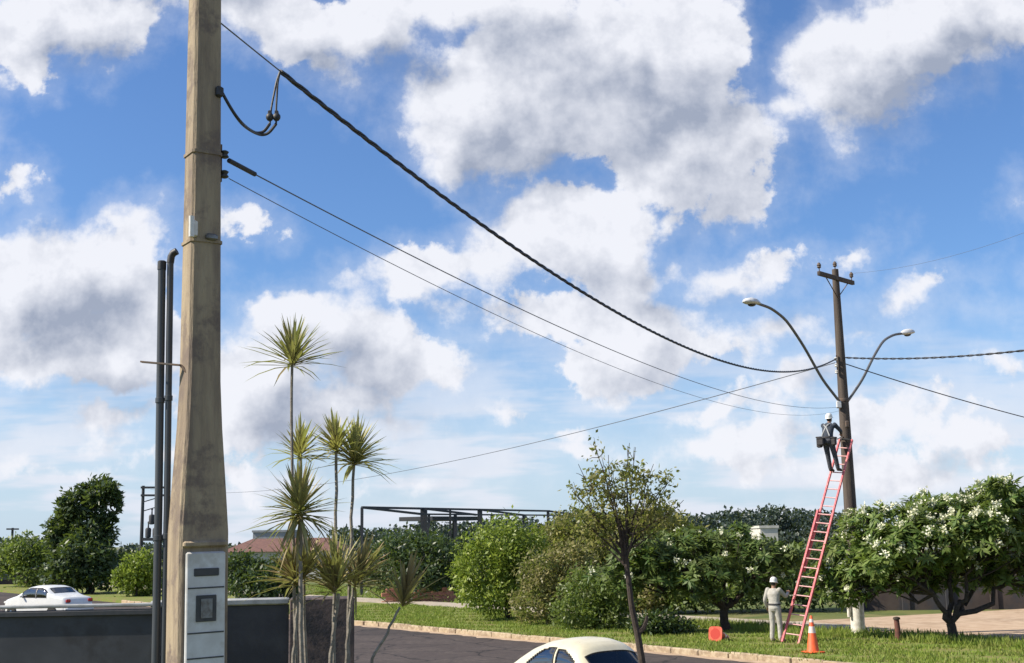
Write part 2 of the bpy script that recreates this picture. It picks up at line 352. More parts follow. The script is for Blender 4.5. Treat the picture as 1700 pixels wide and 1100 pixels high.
G = dict(ground=gmat('dry_grass_ground', [(.11, .13, .035), (.20, .17, .08), (.08, .11, .03)], [.12, .5]),
 asphalt=gmat('worn_asphalt', [(.068, .054, .050), (.088, .071, .064), (.052, .043, .041)], [.7, 5.], .9, .25, 60, crack=True),
 pave=gmat('dusty_pavement', [(.36, .31, .25), (.28, .25, .21), (.42, .36, .28)], [.8, 4.], .95, .2, 30),
 kerb=gmat('dusty_kerb', [(.34, .26, .17), (.23, .17, .12), (.44, .36, .25)], [1.2, 6.], .95, .3, 25),
 verge=gmat('verge_soil', [(.13, .19, .03), (.17, .20, .045), (.20, .17, .07)], [.5, 3.], .95, .5, 25),
 dirt=gmat('tan_dirt', [(.40, .29, .20), (.32, .23, .155), (.45, .34, .24)], [.3, 2.], .95, .35, 12))
tt = np.concatenate([np.linspace(-3000, -120, 14), np.linspace(-100, 60, 60), np.linspace(80, 3000, 14)])
nn = np.concatenate([np.linspace(-3000, -20, 12), np.linspace(-10, 6, 8), np.linspace(6.3, 9.3, 14), np.linspace(9.8, 40, 30), np.linspace(50, 3000, 30)])
V = []
for n in nn:
    for t in tt: V.append(P(t, n, float(terr(n))-(.1 if n > 9.2 else 0)))
F = [(i*len(tt)+k+1, i*len(tt)+k, (i+1)*len(tt)+k, (i+1)*len(tt)+k+1) for i in range(len(nn)-1) for k in range(len(tt)-1)]
tag(link('ground', npmesh('ground', np.array(V), F), G['ground']), kind='structure')
def strip(name, n0, n1, z, m, t0=-260, t1=160, nt=84, wob=0., thick=0.):
    ts = np.linspace(t0, t1, nt); V = []
    w = [rng.normal()*wob for _ in ts]; w2 = [rng.normal()*min(wob, .03)*(.2 if n1-n0 < .5 else 1) for _ in ts]
    for t, a, b in zip(ts, w, w2): V += [P(t, n0+a, z), P(t, n1+b, z)]
    F = [(2*i, 2*i+2, 2*i+3, 2*i+1) for i in range(nt-1)]
    mb = MB().raw(V, F)
    if thick:
        for t, a, b in zip(ts, w, w2): V += [P(t, n0+a, z-thick), P(t, n1+b, z-thick)]
        k = 2*nt
        F += [(0, 1, k+1, k), (2*nt-2, k+2*nt-2, k+2*nt-1, 2*nt-1)]
        F += [(k+2*i, k+2*i+2, 2*i+2, 2*i) for i in range(nt-1)]+[(2*i+1, 2*i+3, k+2*i+3, k+2*i+1) for i in range(nt-1)]
        mb = MB().raw(V, F)
    return tag(mb.build(name, m, smooth=False), kind='structure')
strip('road', NC0, NC1, .006, G['asphalt'])
strip('gutter_dust', NC1-.42, NC1-.01, .011, G['dirt'], t0=-66, t1=-10, nt=180, wob=.07)
strip('pavement', 9.1, NC0-.15, .115, G['pave'], thick=.16)
strip('grass_verge', NC1+.14, 30.6, .13, G['verge'], thick=.16)
strip('footpath', 30.7, 32.9, .135, G['pave'], t0=-260, t1=-25, wob=.03, thick=.16)
dl = [P(-29, 32.8), P(-24.8, 32.8), P(-24.8, 30.62), P(-5, 30.62), P(5, 45), P(-10, 66), P(-24, 60), P(-27, 42)]
tag(MB().raw([p+np.array([0, 0, .05]) for p in dl], [tuple(range(len(dl)))]).build('dirt_lot', G['dirt'], smooth=False), kind='structure')
def kerb(name, n, t0, t1):
    k = empty(name, P((t0+t1)/2, n)); tag(k, kind='structure'); t = t0; base = np.array(k.location)
    while t < t1:
        l = 1.0+rng.uniform(-.05, .05)
        MB().box(P(t+l/2, n+rng.normal()*.012, .06+rng.normal()*.008)-base, (l-.02, .15, .20), rz=ROADANG+rng.normal()*.008, bev=.025).build('kerb_stone', G['kerb'], k)
        t += l
kerb('far_kerb', NC1+.06, -66, -10); kerb('near_kerb', NC0-.07, -34, -4)

# grass blades on the verge and beyond the footpath
def blades(n, t0, t1, n0, n1, h, z=.125, seed=1, bias=1.):
    r = np.random.default_rng(seed); t = r.uniform(t0, t1, n); nn_ = n0+(n1-n0)*r.uniform(0, 1, n)**bias
    keep = (np.sin(t*.9+nn_*1.7)+np.sin(t*2.3-nn_*2.9)+r.normal(0, .8, n)) > -.45; t = t[keep]; nn_ = nn_[keep]; n = len(t)
    c = t[:, None]*DV+nn_[:, None]*NV; c[:, 2] = z; a = r.uniform(0, 2*np.pi, n); w = r.uniform(.012, .028, n); hh = h*r.uniform(.5, 1.5, n)
    dx = np.stack([np.cos(a)*w, np.sin(a)*w, 0*a], 1); ln = r.normal(0, .35, (n, 2))*hh[:, None]
    tip = c+np.stack([ln[:, 0], ln[:, 1], hh], 1)
    V = np.stack([c-dx, c+dx, tip], 1).reshape(-1, 3); return V, np.arange(3*n).reshape(-1, 3)
V1, F1 = blades(90000, -50, -11, NC1+.12, 30.6, .075, seed=3); V2, F2 = blades(26000, -85, -40, 33, 42, .16, .0, 4)
V3, F3 = blades(1800, -50, -11, NC1-.02, NC1+.3, .10, .12, 5); V4, F4 = blades(14000, -31, -13, 28.6, 30.8, .17, .125, 6)
VV, FF, k = [], [], 0
for v_, f_ in ((V1, F1), (V2, F2), (V3, F3), (V4, F4)): VV.append(v_); FF.append(f_+k); k += len(v_)
tag(link('grass', npmesh('grass', np.concatenate(VV), np.concatenate(FF)), L['grass'], smooth=False), 'short bright green grass along the far kerb', 'grass', kind='stuff')

# ------------------------------------------------------------------ foliage
def unit(a): return a/(np.linalg.norm(a, axis=-1, keepdims=True)+1e-9)
def leafset(c, ax, nr, ln, wd, fold=0.):
    """rhombic leaves: base c, axis ax, normal nr"""
    s = unit(np.cross(ax, nr)); ln = ln[:, None]; wd = wd[:, None]
    mid = c+ax*ln*.45-nr*fold*ln; tip = c+ax*ln-nr*ln*fold*2.5
    V = np.stack([c, mid+s*wd, tip, mid-s*wd], 1).reshape(-1, 3); return V, np.arange(len(V)).reshape(-1, 4)
def crown(lobes, n, size, seed=0, clump=.22, per=26, up=.35, aspect=.42, gap=.0):
    """leaves in clumps spread over the shells of several lobes"""
    r = np.random.default_rng(seed); vol = np.array([max(l[1])*min(l[1]) for l in lobes]); nc = max(1, n//per)
    k = r.choice(len(lobes), nc, p=vol/vol.sum()); dirs = unit(r.normal(size=(nc, 3)))
    C = np.array([l[0] for l in lobes])[k]; R_ = np.array([l[1] for l in lobes])[k]
    rr = r.uniform(.45, 1.05, nc)**.6; cc = C+dirs*R_*rr[:, None]
    c = np.repeat(cc, per, 0)+r.normal(size=(nc*per, 3))*np.repeat(R_.mean(1), per)[:, None]*clump
    out = unit(c-np.repeat(C, per, 0)); n = len(c)
    ax = unit(r.normal(size=(n, 3))+out*.6+np.array([0, 0, -.15])); nr = unit(r.normal(size=(n, 3))*.7+out*.6+np.array([0, 0, up]))
    nr = unit(nr-ax*(nr*ax).sum(1, keepdims=True)); ln = size*r.uniform(.6, 1.4, n)
    return leafset(c, ax, nr, ln, ln*aspect*.5, .06)
def limb(mb, a, b, r0, r1, wob=.08, n=7, seed=0, sides=7):
    r = np.random.default_rng(seed); a = np.asarray(a, float); b = np.asarray(b, float); u = np.linspace(0, 1, n)[:, None]
    p = a+(b-a)*u; w = r.normal(size=(n, 3))*np.linalg.norm(b-a)*wob; w[0] = w[-1] = 0; p = p+w
    mb.tube(p, r0+(r1-r0)*u[:, 0], sides); return p
def tree(name, label, cat, base, lobes, n, size, leaf, bark, trunk_r=.12, forks=None, seed=0, group=None, twigs=14, kw=None, z0=0.):
    base = np.asarray(base, float); root = empty(name, base, 0, label, cat, group)
    V, F = crown([(np.array(c), np.array(rr)) for c, rr in lobes], n, size, seed, **(kw or {}))
    zs = V[:, 2]; V = V[np.repeat(zs.reshape(-1, 4).min(1) > .02, 4)]; F = np.arange(len(V)).reshape(-1, 4)
    link('crown', npmesh('crown', V, F), leaf, root, smooth=False)
    mb = MB(); r = np.random.default_rng(seed+5); fk = np.array(forks if forks is not None else np.mean([c for c, _ in lobes], 0)*np.array([.4, .4, .5]))
    limb(mb, (0, 0, -.05), fk, trunk_r, trunk_r*.75, .04, 6, seed)
    for i, (c, rr) in enumerate(lobes):
        p = limb(mb, fk, np.array(c)+np.array([0, 0, -.1*rr[2]]), trunk_r*.55, trunk_r*.2, .07, 6, seed+i)
        for j in range(max(2, twigs//len(lobes))):
            dd = unit(r.normal(size=3)); dd[2] = abs(dd[2])*.7; q = p[r.integers(2, 6)]
            limb(mb, q, np.array(c)+dd*np.array(rr)*.85, trunk_r*.16, trunk_r*.05, .06, 5, seed+i*9+j, 5)
    mb.build('trunk', bark, root); return root
def lob(pxs, Y, base):
    """lobes from centre and half sizes seen at depth Y, as offsets from base"""
    res = []
    for cx, cy, rx, ry, dy in pxs:
        c = atY(cx, cy, Y+dy); res.append((tuple(c-base), (rx*Y/PXF, .85*rx*Y/PXF, ry*Y/PXF)))
    return res
def ground_at(px, Y, z=.0):
    p = atY(px, 900, Y); return np.array([p[0], Y, z])

# far wooded ridge
def ridge():
    r = np.random.default_rng(11); c = []; R_ = []
    for px in np.arange(560, 1470, 7):
        Y = r.uniform(200, 250); top = 853+4*math.sin(px*.013)+3*math.sin(px*.05+1)+r.normal()*3+(16 if px < 930 else 0)+(8 if px < 700 else 0)
        if 1210 < px < 1232 or 1272 < px < 1300: top -= 6
        p = atY(px, top, Y); h = p[2]
        for zz in np.arange(h-1.2, 0, -2.2): c.append((p[0]+r.normal()*.6, Y+r.normal()*3, zz)); R_.append((2.0, 2.0, 1.5))
    for px in list(np.arange(-60, 90, 9))+list(np.arange(200, 600, 12)):
        Y = r.uniform(170, 210); p = atY(px, 905+r.normal()*4-(9 if px < 90 else 0), Y)
        for zz in np.arange(p[2]-1., 0, -2.): c.append((p[0]+r.normal()*.6, Y, zz)); R_.append((1.8, 1.8, 1.3))
    c = np.array(c); R_ = np.array(R_); per = 110
    cc = np.repeat(c, per, 0)+unit(r.normal(size=(len(c)*per, 3)))*np.repeat(R_, per, 0)*r.uniform(.5, 1.1, (len(c)*per, 1)); n = len(cc)
    V, F = leafset(cc, unit(r.normal(size=(n, 3))), unit(r.normal(size=(n, 3))+np.array([0, 0, .5])), r.uniform(.4, .9, n), r.uniform(.18, .34, n))
    tag(link('far_wood', npmesh('far_wood', V, F), L['ridge'], smooth=False), 'dark wooded ridge along the horizon behind the trees', 'woodland', kind='stuff')
ridge()

def t_(name, label, px, Y, lobes, n, size, leaf, bark='darkbark', tr=.12, fork=None, seed=0, cat='tree', group=None, kw=None):
    b = ground_at(px, Y); lb = lob(lobes, Y, b)
    f = None if fork is None else atY(fork[0], fork[1], Y)-b
    return tree(name, label, cat, b, lb, n, size, L[leaf], M[bark], tr, f, seed, group, kw=kw)
# left of the near pole
t_('tall_tree', 'tall dark leafy tree leaning its rounded top right, far left', 150, 78, [(165, 818, 30, 20, 0), (184, 842, 15, 22, 0), (128, 838, 28, 24, 0), (108, 885, 26, 34, 1), (155, 885, 32, 36, 0), (135, 935, 48, 34, -1), (188, 950, 26, 26, 1), (105, 958, 28, 22, 0)], 15000, .36, 'dark', tr=.3, fork=(150, 930), seed=21, kw=dict(clump=.16))
t_('round_tree', 'mid green round tree at the far left edge', 50, 92, [(45, 915, 30, 25, 0), (15, 930, 26, 26, 2), (62, 945, 34, 32, 0)], 5000, .34, 'mid', tr=.2, seed=22)
t_('leafy_bush', 'bright green bush between the tall dark tree and the conduits', 228, 72, [(232, 940, 24, 22, 0), (215, 960, 22, 22, 0), (248, 965, 24, 24, 1)], 4500, .24, 'light', tr=.08, seed=23, cat='bush')
t_('leafy_bush', 'dark green bush directly right of the near concrete pole', 405, 66, [(395, 945, 34, 24, 0), (435, 955, 38, 26, 0), (470, 965, 30, 24, 1), (420, 972, 40, 20, -1)], 6500, .26, 'dark', tr=.08, seed=24, cat='bush')
# behind the cane plants
t_('leafy_bush', 'dark green mounded bush left of the bright green tree', 670, 62, [(665, 915, 40, 30, 0), (720, 930, 40, 36, 0), (640, 945, 34, 34, 1), (690, 960, 40, 34, -1), (745, 945, 30, 36, 1)], 9000, .24, 'dark', tr=.1, seed=25, cat='bush')
t_('bright_tree', 'bright yellow green bushy tree above the grass verge', 842, 45.8, [(830, 905, 52, 36, 0), (800, 945, 42, 42, -.4), (855, 945, 46, 44, .3), (875, 900, 30, 26, .6), (815, 985, 44, 26, -.5)], 11000, .17, 'light', tr=.14, fork=(840, 990), seed=26)
t_('olive_tree', 'olive green tree with loose top between bright tree and slender street tree', 960, 50, [(960, 880, 44, 34, 0), (925, 905, 40, 36, .4), (985, 925, 46, 42, 0), (940, 950, 46, 40, -.4)], 10000, .18, 'olive', tr=.14, seed=27)
t_('mixed_shrub', 'dry brownish shrub right of the bright green tree', 905, 43, [(900, 955, 36, 38, 0), (938, 980, 44, 40, 0), (890, 1003, 40, 24, -.3), (950, 935, 34, 30, .4)], 8000, .15, 'brown', tr=.05, seed=28, cat='shrub')
t_('mixed_shrub', 'grey green shrub low behind the cream car', 985, 40.5, [(975, 985, 40, 38, 0), (1015, 1000, 34, 32, 0), (955, 1018, 40, 22, -.3), (1005, 1030, 34, 16, -.4)], 7000, .14, 'mid', tr=.05, seed=29, cat='shrub')
t_('mixed_shrub', 'dark green low shrub right of the slender street tree', 1100, 37.5, [(1095, 1035, 30, 18, 0), (1125, 1040, 26, 14, .2), (1070, 1040, 24, 14, 0)], 3500, .13, 'dark', tr=.04, seed=30, cat='shrub')
t_('background_tree', 'brownish olive tree rising behind the left frangipani', 1075, 66, [(1080, 870, 52, 26, 0), (1030, 890, 44, 30, 1), (1120, 890, 40, 26, 0), (1070, 915, 60, 26, 0)], 8000, .26, 'olive', tr=.18, seed=31)
for i, (px, Y, w, top, lab) in enumerate([(1150, 50, 90, 925, 'dark hedge behind the trunk of the left frangipani'), (1310, 50, 90, 912, 'dark hedge between the two frangipanis'), (1040, 50, 60, 935, 'dark hedge behind the slender street tree')]):
    t_('hedge', lab, px, Y, [(px-w*.5, top+30, w*.55, 36, 0), (px+w*.5, top+28, w*.55, 36, .5), (px-w*.3, top+62, w*.7, 22, 0), (px+w*.4, top+60, w*.6, 24, -.6)], 8000, .20, ('mid', 'dark', 'brown')[i], tr=.06, seed=40+i, cat='hedge')

# frangipanis: umbrella crowns of long-leaf whorls on forking limbs
def frangipani(label, base, lobes, nros, leaf, fork, trunk_r, seed, nflow, group='frangipanis on the verge'):
    main = lobes; r0 = np.random.default_rng(seed+900); subs = []
    for lc, lr in lobes:
        for _ in range(4):
            q = unit(r0.normal(size=3)+np.array([0, 0, .25])); subs.append((tuple(np.array(lc)+q*np.array(lr)*r0.uniform(.8, 1.15)), tuple(np.array(lr)*r0.uniform(.22, .42))))
    lobes = [(lc, tuple(np.array(lr)*.86)) for lc, lr in lobes]+subs
    base = np.asarray(base, float); root = empty('frangipani', base, 0, label, 'tree', group); r = np.random.default_rng(seed)
    vol = np.array([l[1][0]*l[1][2] for l in lobes]); k = r.choice(len(lobes), nros, p=vol/vol.sum())
    C = np.array([l[0] for l in lobes])[k]; R_ = np.array([l[1] for l in lobes])[k]
    dd = unit(r.normal(size=(nros, 3))+np.array([0, 0, .35])); c = C+dd*R_*(r.uniform(.45, 1.15, nros)**.5)[:, None]
    per = 15; axis = unit(dd*.7+np.array([0, 0, .9])+r.normal(size=(nros, 3))*.25)
    A = np.repeat(axis, per, 0); ph = np.tile(np.arange(per)*2.4, nros)+r.uniform(0, 6, nros*per); h = r.normal(size=(nros*per, 3))
    s = unit(np.cross(A, h)); b = np.cross(A, s); rad_ = s*np.cos(ph)[:, None]+b*np.sin(ph)[:, None]; el = r.uniform(-.35, .9, nros*per)[:, None]
    ax = unit(rad_+A*el); nr = unit(A-ax*(A*ax).sum(1, keepdims=True)); ln = r.uniform(.15, .34, nros*per)
    V, F = leafset(np.repeat(c, per, 0)+A*r.uniform(-.06, .06, (nros*per, 1)), ax, nr, ln, ln*.15, .07)
    link('crown', npmesh('crown', V, F), leaf, root, smooth=False)
    # blossom heads on the outer whorls
    top = np.argsort(-(dd[:, 2]*.6-dd[:, 1]*.5-dd[:, 0]*.2+r.normal(size=nros)*.45))[:nflow]; fc = c[top]+axis[top]*.14
    m = 26; cc = np.repeat(fc, m, 0)+r.normal(size=(nflow*m, 3))*.05; n = len(cc); fx = unit(r.normal(size=(n, 3))); fn = unit(r.normal(size=(n, 3))+np.array([0, -.3, .6])); fn = unit(fn-fx*(fn*fx).sum(1, keepdims=True))
    V, F = leafset(cc, fx, fn, r.uniform(.06, .10, n), r.uniform(.022, .035, n)); link('blossom', npmesh('blossom', V, F), L['flower'], root, smooth=False)
    mb = MB(); fk = np.asarray(fork)
    limb(mb, (0, 0, -.08), fk, trunk_r*1.15, trunk_r, .03, 5, seed, 9)
    mids = []
    order = sorted(range(len(main)), key=lambda i: -main[i][1][0])
    for rank, i in enumerate(order):
        lc, lr = np.array(main[i][0]), np.array(main[i][1])
        if rank < 5:
            mid = fk*.5+lc*.5; mid[2] = fk[2]+(lc[2]-fk[2])*.38; limb(mb, fk, mid, trunk_r*.72, trunk_r*.46, .06, 6, seed+i, 8); mids.append(mid)
        else: mid = min(mids, key=lambda q: np.linalg.norm(q-lc))
        p = limb(mb, mid, lc, trunk_r*.44, trunk_r*.24, .07, 6, seed+i+20, 7)
        for j in range(8):
            q = unit(r.normal(size=3)); q[2] = abs(q[2])*.6; limb(mb, p[r.integers(1, 5)], lc+q*lr*.95, trunk_r*.22, trunk_r*.10, .06, 4, seed+i*11+j, 5)
    mb.build('trunk', M['darkbark'], root); return root
b1 = atZ(1205, 1047, .12); Y1 = b1[1]
frangipani('smaller frangipani with dark umbrella crown left of the ladder', b1, lob([(1070, 925, 52, 34, -.4), (1130, 918, 60, 34, 0), (1200, 910, 66, 32, .4), (1265, 925, 60, 34, .2), (1160, 950, 76, 30, -.5), (1250, 958, 62, 26, 0), (1030, 960, 40, 28, -.6), (1170, 985, 34, 14, -.9)], Y1, b1), 900, L['plumd'],
           atY(1202, 1012, Y1)-b1, .13, 51, 26)
b2 = atZ(1584, 1063, .12); Y2 = b2[1]
frangipani('large frangipani full of cream blossom right of the utility pole', b2, lob([(1480, 872, 76, 34, 0), (1570, 858, 90, 38, .3), (1670, 846, 90, 42, .4), (1372, 978, 24, 20, 1.3), (1410, 985, 34, 18, 1.0), (1428, 915, 60, 44, .9), (1520, 905, 90, 44, -.6), (1630, 900, 100, 42, -.4), (1400, 960, 42, 38, 1.2), (1740, 880, 90, 60, .2), (1660, 822, 60, 20, .6), (1445, 945, 56, 36, .5), (1500, 955, 80, 28, .6), (1600, 952, 90, 28, .8), (1700, 955, 90, 34, .5), (1560, 940, 90, 24, 1.2)], Y2, b2), 2100, L['plum'],
           atY(1578, 1034, Y2)-b2, .12, 52, 230)

# slender street tree on the near pavement
def street_tree():
    Y = 18.0; b = ground_at(1066, Y, .1); root = empty('street_tree', b, 0, 'slender street tree with sparse leaves and bare twigs in front of the cream car', 'tree'); r = np.random.default_rng(61)
    W = lambda px, py, dy=0: atY(px, py, Y+dy)-b
    mb = MB(); low = W(1066, 1100); fk = W(1058, 1050)
    mb.tube([(0, 0, -.05), low*.5+np.array([.01, 0, 0]), low, fk], [.075, .06, .053, .049], 9)
    mb.tube([fk, W(1049, 1010), W(1043, 960), W(1038, 915), W(1032, 880)], [.047, .041, .038, .036, .03], 8)
    mb.tube([fk, W(1068, 1042), W(1073, 1030), W(1074, 1022)], [.045, .04, .03, .02], 7)
    tips = []
    heads = [(960, 770), (985, 735), (1010, 755), (1055, 742), (1085, 770), (1120, 790), (1100, 810), (1135, 830), (950, 815), (975, 835), (1000, 800), (1040, 790), (1075, 810), (1060, 850), (965, 860), (1110, 850), (1020, 830), (985, 880), (1090, 880), (1045, 735)]
    for i, (px, py) in enumerate(heads):
        s0 = W(1042-r.uniform(0, 8), r.uniform(870, 940)); e = W(px, py, r.uniform(-.5, .5)); mid = s0*.5+e*.5+np.array([0, 0, -.08]); mid[:2] = s0[:2]*.6+e[:2]*.4
        p = np.array([s0, mid*.7+s0*.3, mid, mid*.5+e*.5+r.normal(size=3)*.02, e]); mb.tube(p, [.02, .016, .012, .008, .004], 5)
        for j in range(9):
            q = p[r.integers(2, 4)]*.5+p[r.integers(3, 5)]*.5; e2 = q+unit(r.normal(size=3)+np.array([0, 0, .7]))*r.uniform(.12, .34)
            mb.tube([q, (q+e2)/2+r.normal(size=3)*.015, e2], [.006, .0045, .0025], 4); tips.append(e2); tips.append((q+e2)/2)
    mb.build('trunk', M['darkbark'], root)
    tips = np.array(tips); wts = np.where(tips[:, 2] > W(1040, 775)[2], .25, 1.); kk = r.choice(len(tips), 420, p=wts/wts.sum()); per = 7
    c = np.repeat(tips[kk], per, 0)+r.normal(size=(420*per, 3))*.06; n = len(c); ax = unit(r.normal(size=(n, 3))+np.array([0, 0, -.2])); nr = unit(r.normal(size=(n, 3))+np.array([0, 0, .5])); nr = unit(nr-ax*(nr*ax).sum(1, keepdims=True)); ln = r.uniform(.04, .10, n)
    V, F = leafset(c, ax, nr, ln, ln*.24, .05); link('crown', npmesh('crown', V, F), L['olive'], root, smooth=False)
street_tree()

# cane plants (dracaenas): bare canes topped with rosettes of sword leaves
def rosette(c, ln, n, seed, axis=(0, 0, 1), lo=-.35, hi=1.5, w=.0112, droop=.18):
    r = np.random.default_rng(seed); A = unit(np.asarray(axis, float)); s, b, _ = basis(A); V = []; F = []
    for i in range(n):
        ph = i*2.39996+r.normal()*.2; u = i/n; el = lo+(hi-lo)*u**.8+r.normal()*.1
        out = s*math.cos(ph)+b*math.sin(ph); d = out*math.cos(el)+A*math.sin(el); l = ln*r.uniform(.55, 1.12)*(1-.25*u); ww = w*r.uniform(.7, 1.35); dr = droop*r.uniform(.1, 2.6)
        side = np.cross(d, A); side /= np.linalg.norm(side)+1e-9; up = np.cross(side, d); p0 = np.asarray(c)+A*(u-.5)*.10; k = len(V)
        for q, f in ((0, .55), (.35, 1.), (.7, .8), (1., .06)):
            pt = p0+d*l*q-np.array([0, 0, 1.])*dr*l*q*q*math.cos(el); ridge_ = up*ww*.35*f
            V += [pt-side*ww*f+ridge_, pt-ridge_*.4, pt+side*ww*f+ridge_]
        for q in range(3):
            a = k+q*3; F += [(a, a+1, a+4, a+3), (a+1, a+2, a+5, a+4)]
    return np.array(V), np.array(F)
def cane_plant(label, basepx, Y, stems, seed, z=1.4):
    b = ground_at(basepx, Y, z); root = empty('cane_plant', b, 0, label, 'plant', 'spiky cane plants in front of the low wall')
    for i, (pts, Yo, rr, heads) in enumerate(stems):
        p = [atY(x, y, Y+Yo)-b for x, y in pts]; p = [np.array([p[0][0]+.02, p[0][1], 0.])]+p
        P_ = np.array(p); u = np.linspace(0, len(P_)-1, 14); ps = np.stack([np.interp(u, range(len(P_)), P_[:, a]) for a in range(3)], 1)
        ps[1:-1, :2] += np.random.default_rng(seed+i).normal(size=(12, 2))*.004
        MB().tube(ps, np.linspace(rr*1.25, rr*.85, 14), 7).build('cane', M['stem'], root)
        for j, (hx, hy, ln, n, m, ax, lo) in enumerate(heads):
            if 800 < hy < 900:      # skirt of dead leaves
                V, F = rosette(atY(hx, hy+8, Y+Yo)-b, ln*.8*(Y+Yo)/PXF, 26, seed*10+i*5+j+400, ax, -1.2, -.35, droop=.3); link('dead_skirt', npmesh('dead_skirt', V, F), L['drac3'], root, smooth=False)
            V, F = rosette(atY(hx, hy, Y+Yo)-b, ln*(Y+Yo)/PXF, n, seed*10+i*5+j, ax, lo); link('leaf_rosette', npmesh('leaf_rosette', V, F), L[m], root, smooth=False)
cane_plant('tall cane plant whose highest rosette tops all others, nearest the concrete pole', 492, 9.6,
 [([(491, 1095), (487, 900), (484, 740), (485, 606)], 0, .013, [(485, 598, 92, 110, 'drac2', (.05, 0, 1), .02)]),
  ([(500, 1095), (499, 950), (498, 862)], -.25, .016, [(497, 848, 102, 150, 'drac2', (-.02, -.1, 1), -.25)]),
  ([(508, 1095), (503, 900), (499, 752)], .3, .013, [(497, 752, 72, 90, 'drac', (0, .1, 1), .15)]),
  ([(486, 1095), (492, 1030), (495, 985)], -.1, .014, [(490, 962, 88, 95, 'drac3', (-.25, 0, 1), .15), (505, 950, 80, 45, 'drac', (.2, 0, 1), .3)])], 71)
cane_plant('pair of yellowish cane plants with double rosette in front of the wall end', 562, 9.9,
 [([(553, 1095), (557, 900), (558, 742)], 0, .014, [(558, 742, 72, 110, 'drac', (-.12, 0, 1), .15)]),
  ([(578, 1095), (582, 900), (588, 766)], .15, .014, [(589, 762, 88, 150, 'drac', (.08, -.05, 1), -.02)]),
  ([(548, 1095), (556, 1030), (562, 985)], -.2, .016, [(560, 966, 106, 85, 'drac', (-.1, 0, 1), .35), (552, 975, 84, 60, 'drac3', (-.3, 0, 1), .1)]),
  ([(574, 1095), (580, 1030), (586, 975)], .1, .014, [(592, 964, 94, 100, 'drac3', (.3, 0, 1), .15)])], 72)
cane_plant('short cane plant leaning right over the street', 600, 9.3,
 [([(615, 1100), (640, 1055), (664, 1008)], 0, .011, [(670, 996, 94, 60, 'drac3', (.2, 0, 1), .40)])], 73)
# ------------------------------------------------------------------ near concrete pole with meter box
PX, PY, PZ = -2.315, 9.0, 1.4
YAW = rad(35)
np_ = empty('concrete_pole', (PX, PY, PZ), YAW, 'tall tapering concrete pole with flared base and built-in meter box', 'utility pole'); np_.rotation_euler = (0, rad(-.85), YAW)
def prism_loft(secs, bev=.03):
    """secs: (z, halfwidth x, halfdepth y)"""
    V = []; n = 8
    for z, hx, hy in secs:
        b = min(bev, hx*.3); V += [(-hx+b, -hy, z), (hx-b, -hy, z), (hx, -hy+b, z), (hx, hy-b, z), (hx-b, hy, z), (-hx+b, hy, z), (-hx, hy-b, z), (-hx, -hy+b, z)]
    F = [(i*n+k, i*n+(k+1) % n, (i+1)*n+(k+1) % n, (i+1)*n+k) for i in range(len(secs)-1) for k in range(n)]
    F += [tuple(range(n-1, -1, -1)), tuple(range((len(secs)-1)*n, len(secs)*n))]; return V, F
MB().raw(*prism_loft([(-.3, .185, .14), (1.62, .185, .14), (1.74, .185, .14), (2.05, .168, .13), (2.5, .140, .117), (2.85, .125, .112), (4.6, .112, .102), (7.4, .095, .088)], .02)).build('shaft', M['conc'], np_, smooth=True, angle=25)
MB().box((0, -.150, 1.655), (.33, .05, .045), bev=.012).build('lintel', M['conc'], np_)
mbx = MB().box((0, -.152, .80), (.29, .05, 1.6), bev=.012).build('meter_box', M['box'], np_)
MB().box((0, -.1805, 1.455), (.185, .012, .055), bev=.004).build('display_slot', M['darkplas'], mbx)
MB().box((.0, -.181, 1.20), (.15, .012, .185), bev=.004).build('window_frame', M['darkplas'], mbx)
MB().box((.0, -.190, 1.20), (.085, .006, .135)).build('window_pane', M['steel'], mbx)
for z in (1.03, 1.345, .855): MB().box((0, -.1775, z), (.27, .006, .010)).build('panel_seam', M['darkplas'], mbx)
MB().box((.05, -.184, .735), (.07, .016, .05), bev=.005).build('latch', M['steel'], mbx)
for z, hw, hd in ((4.62, .115, .105), (3.92, .120, .110)):
    MB().raw(*prism_loft([(z-.012, hw+.006, hd+.006), (z+.012, hw+.006, hd+.006)], .02)).build('strap', M['conc'], np_)
MB().box((-.105, -.10, 4.00), (.05, .07, .13), bev=.012).tube([(-.13, -.13, 3.93), (-.13, -.13, 4.09)], .022, 8).build('insulator_bracket', M['porc'], np_)
MB().box((.03, -.122, 3.95), (.09, .04, .05), bev=.012).build('bolt_clamp', M['steel'], np_)
MB().bar((.128, -.03, 4.42), (.128, -.03, 4.72), .03, .02).build('rack', M['rust'], np_)
for z in (4.48, 4.64): MB().lathe([(.02, -.03), (.035, -.02), (.022, 0), (.035, .02), (.02, .03)], 10, (.155, -.05, z)).build('insulator', M['darkplas'], np_)
MB().box((.085, -.105, 5.12), (.06, .05, .09), bev=.015).build('cable_entry', M['black'], np_)
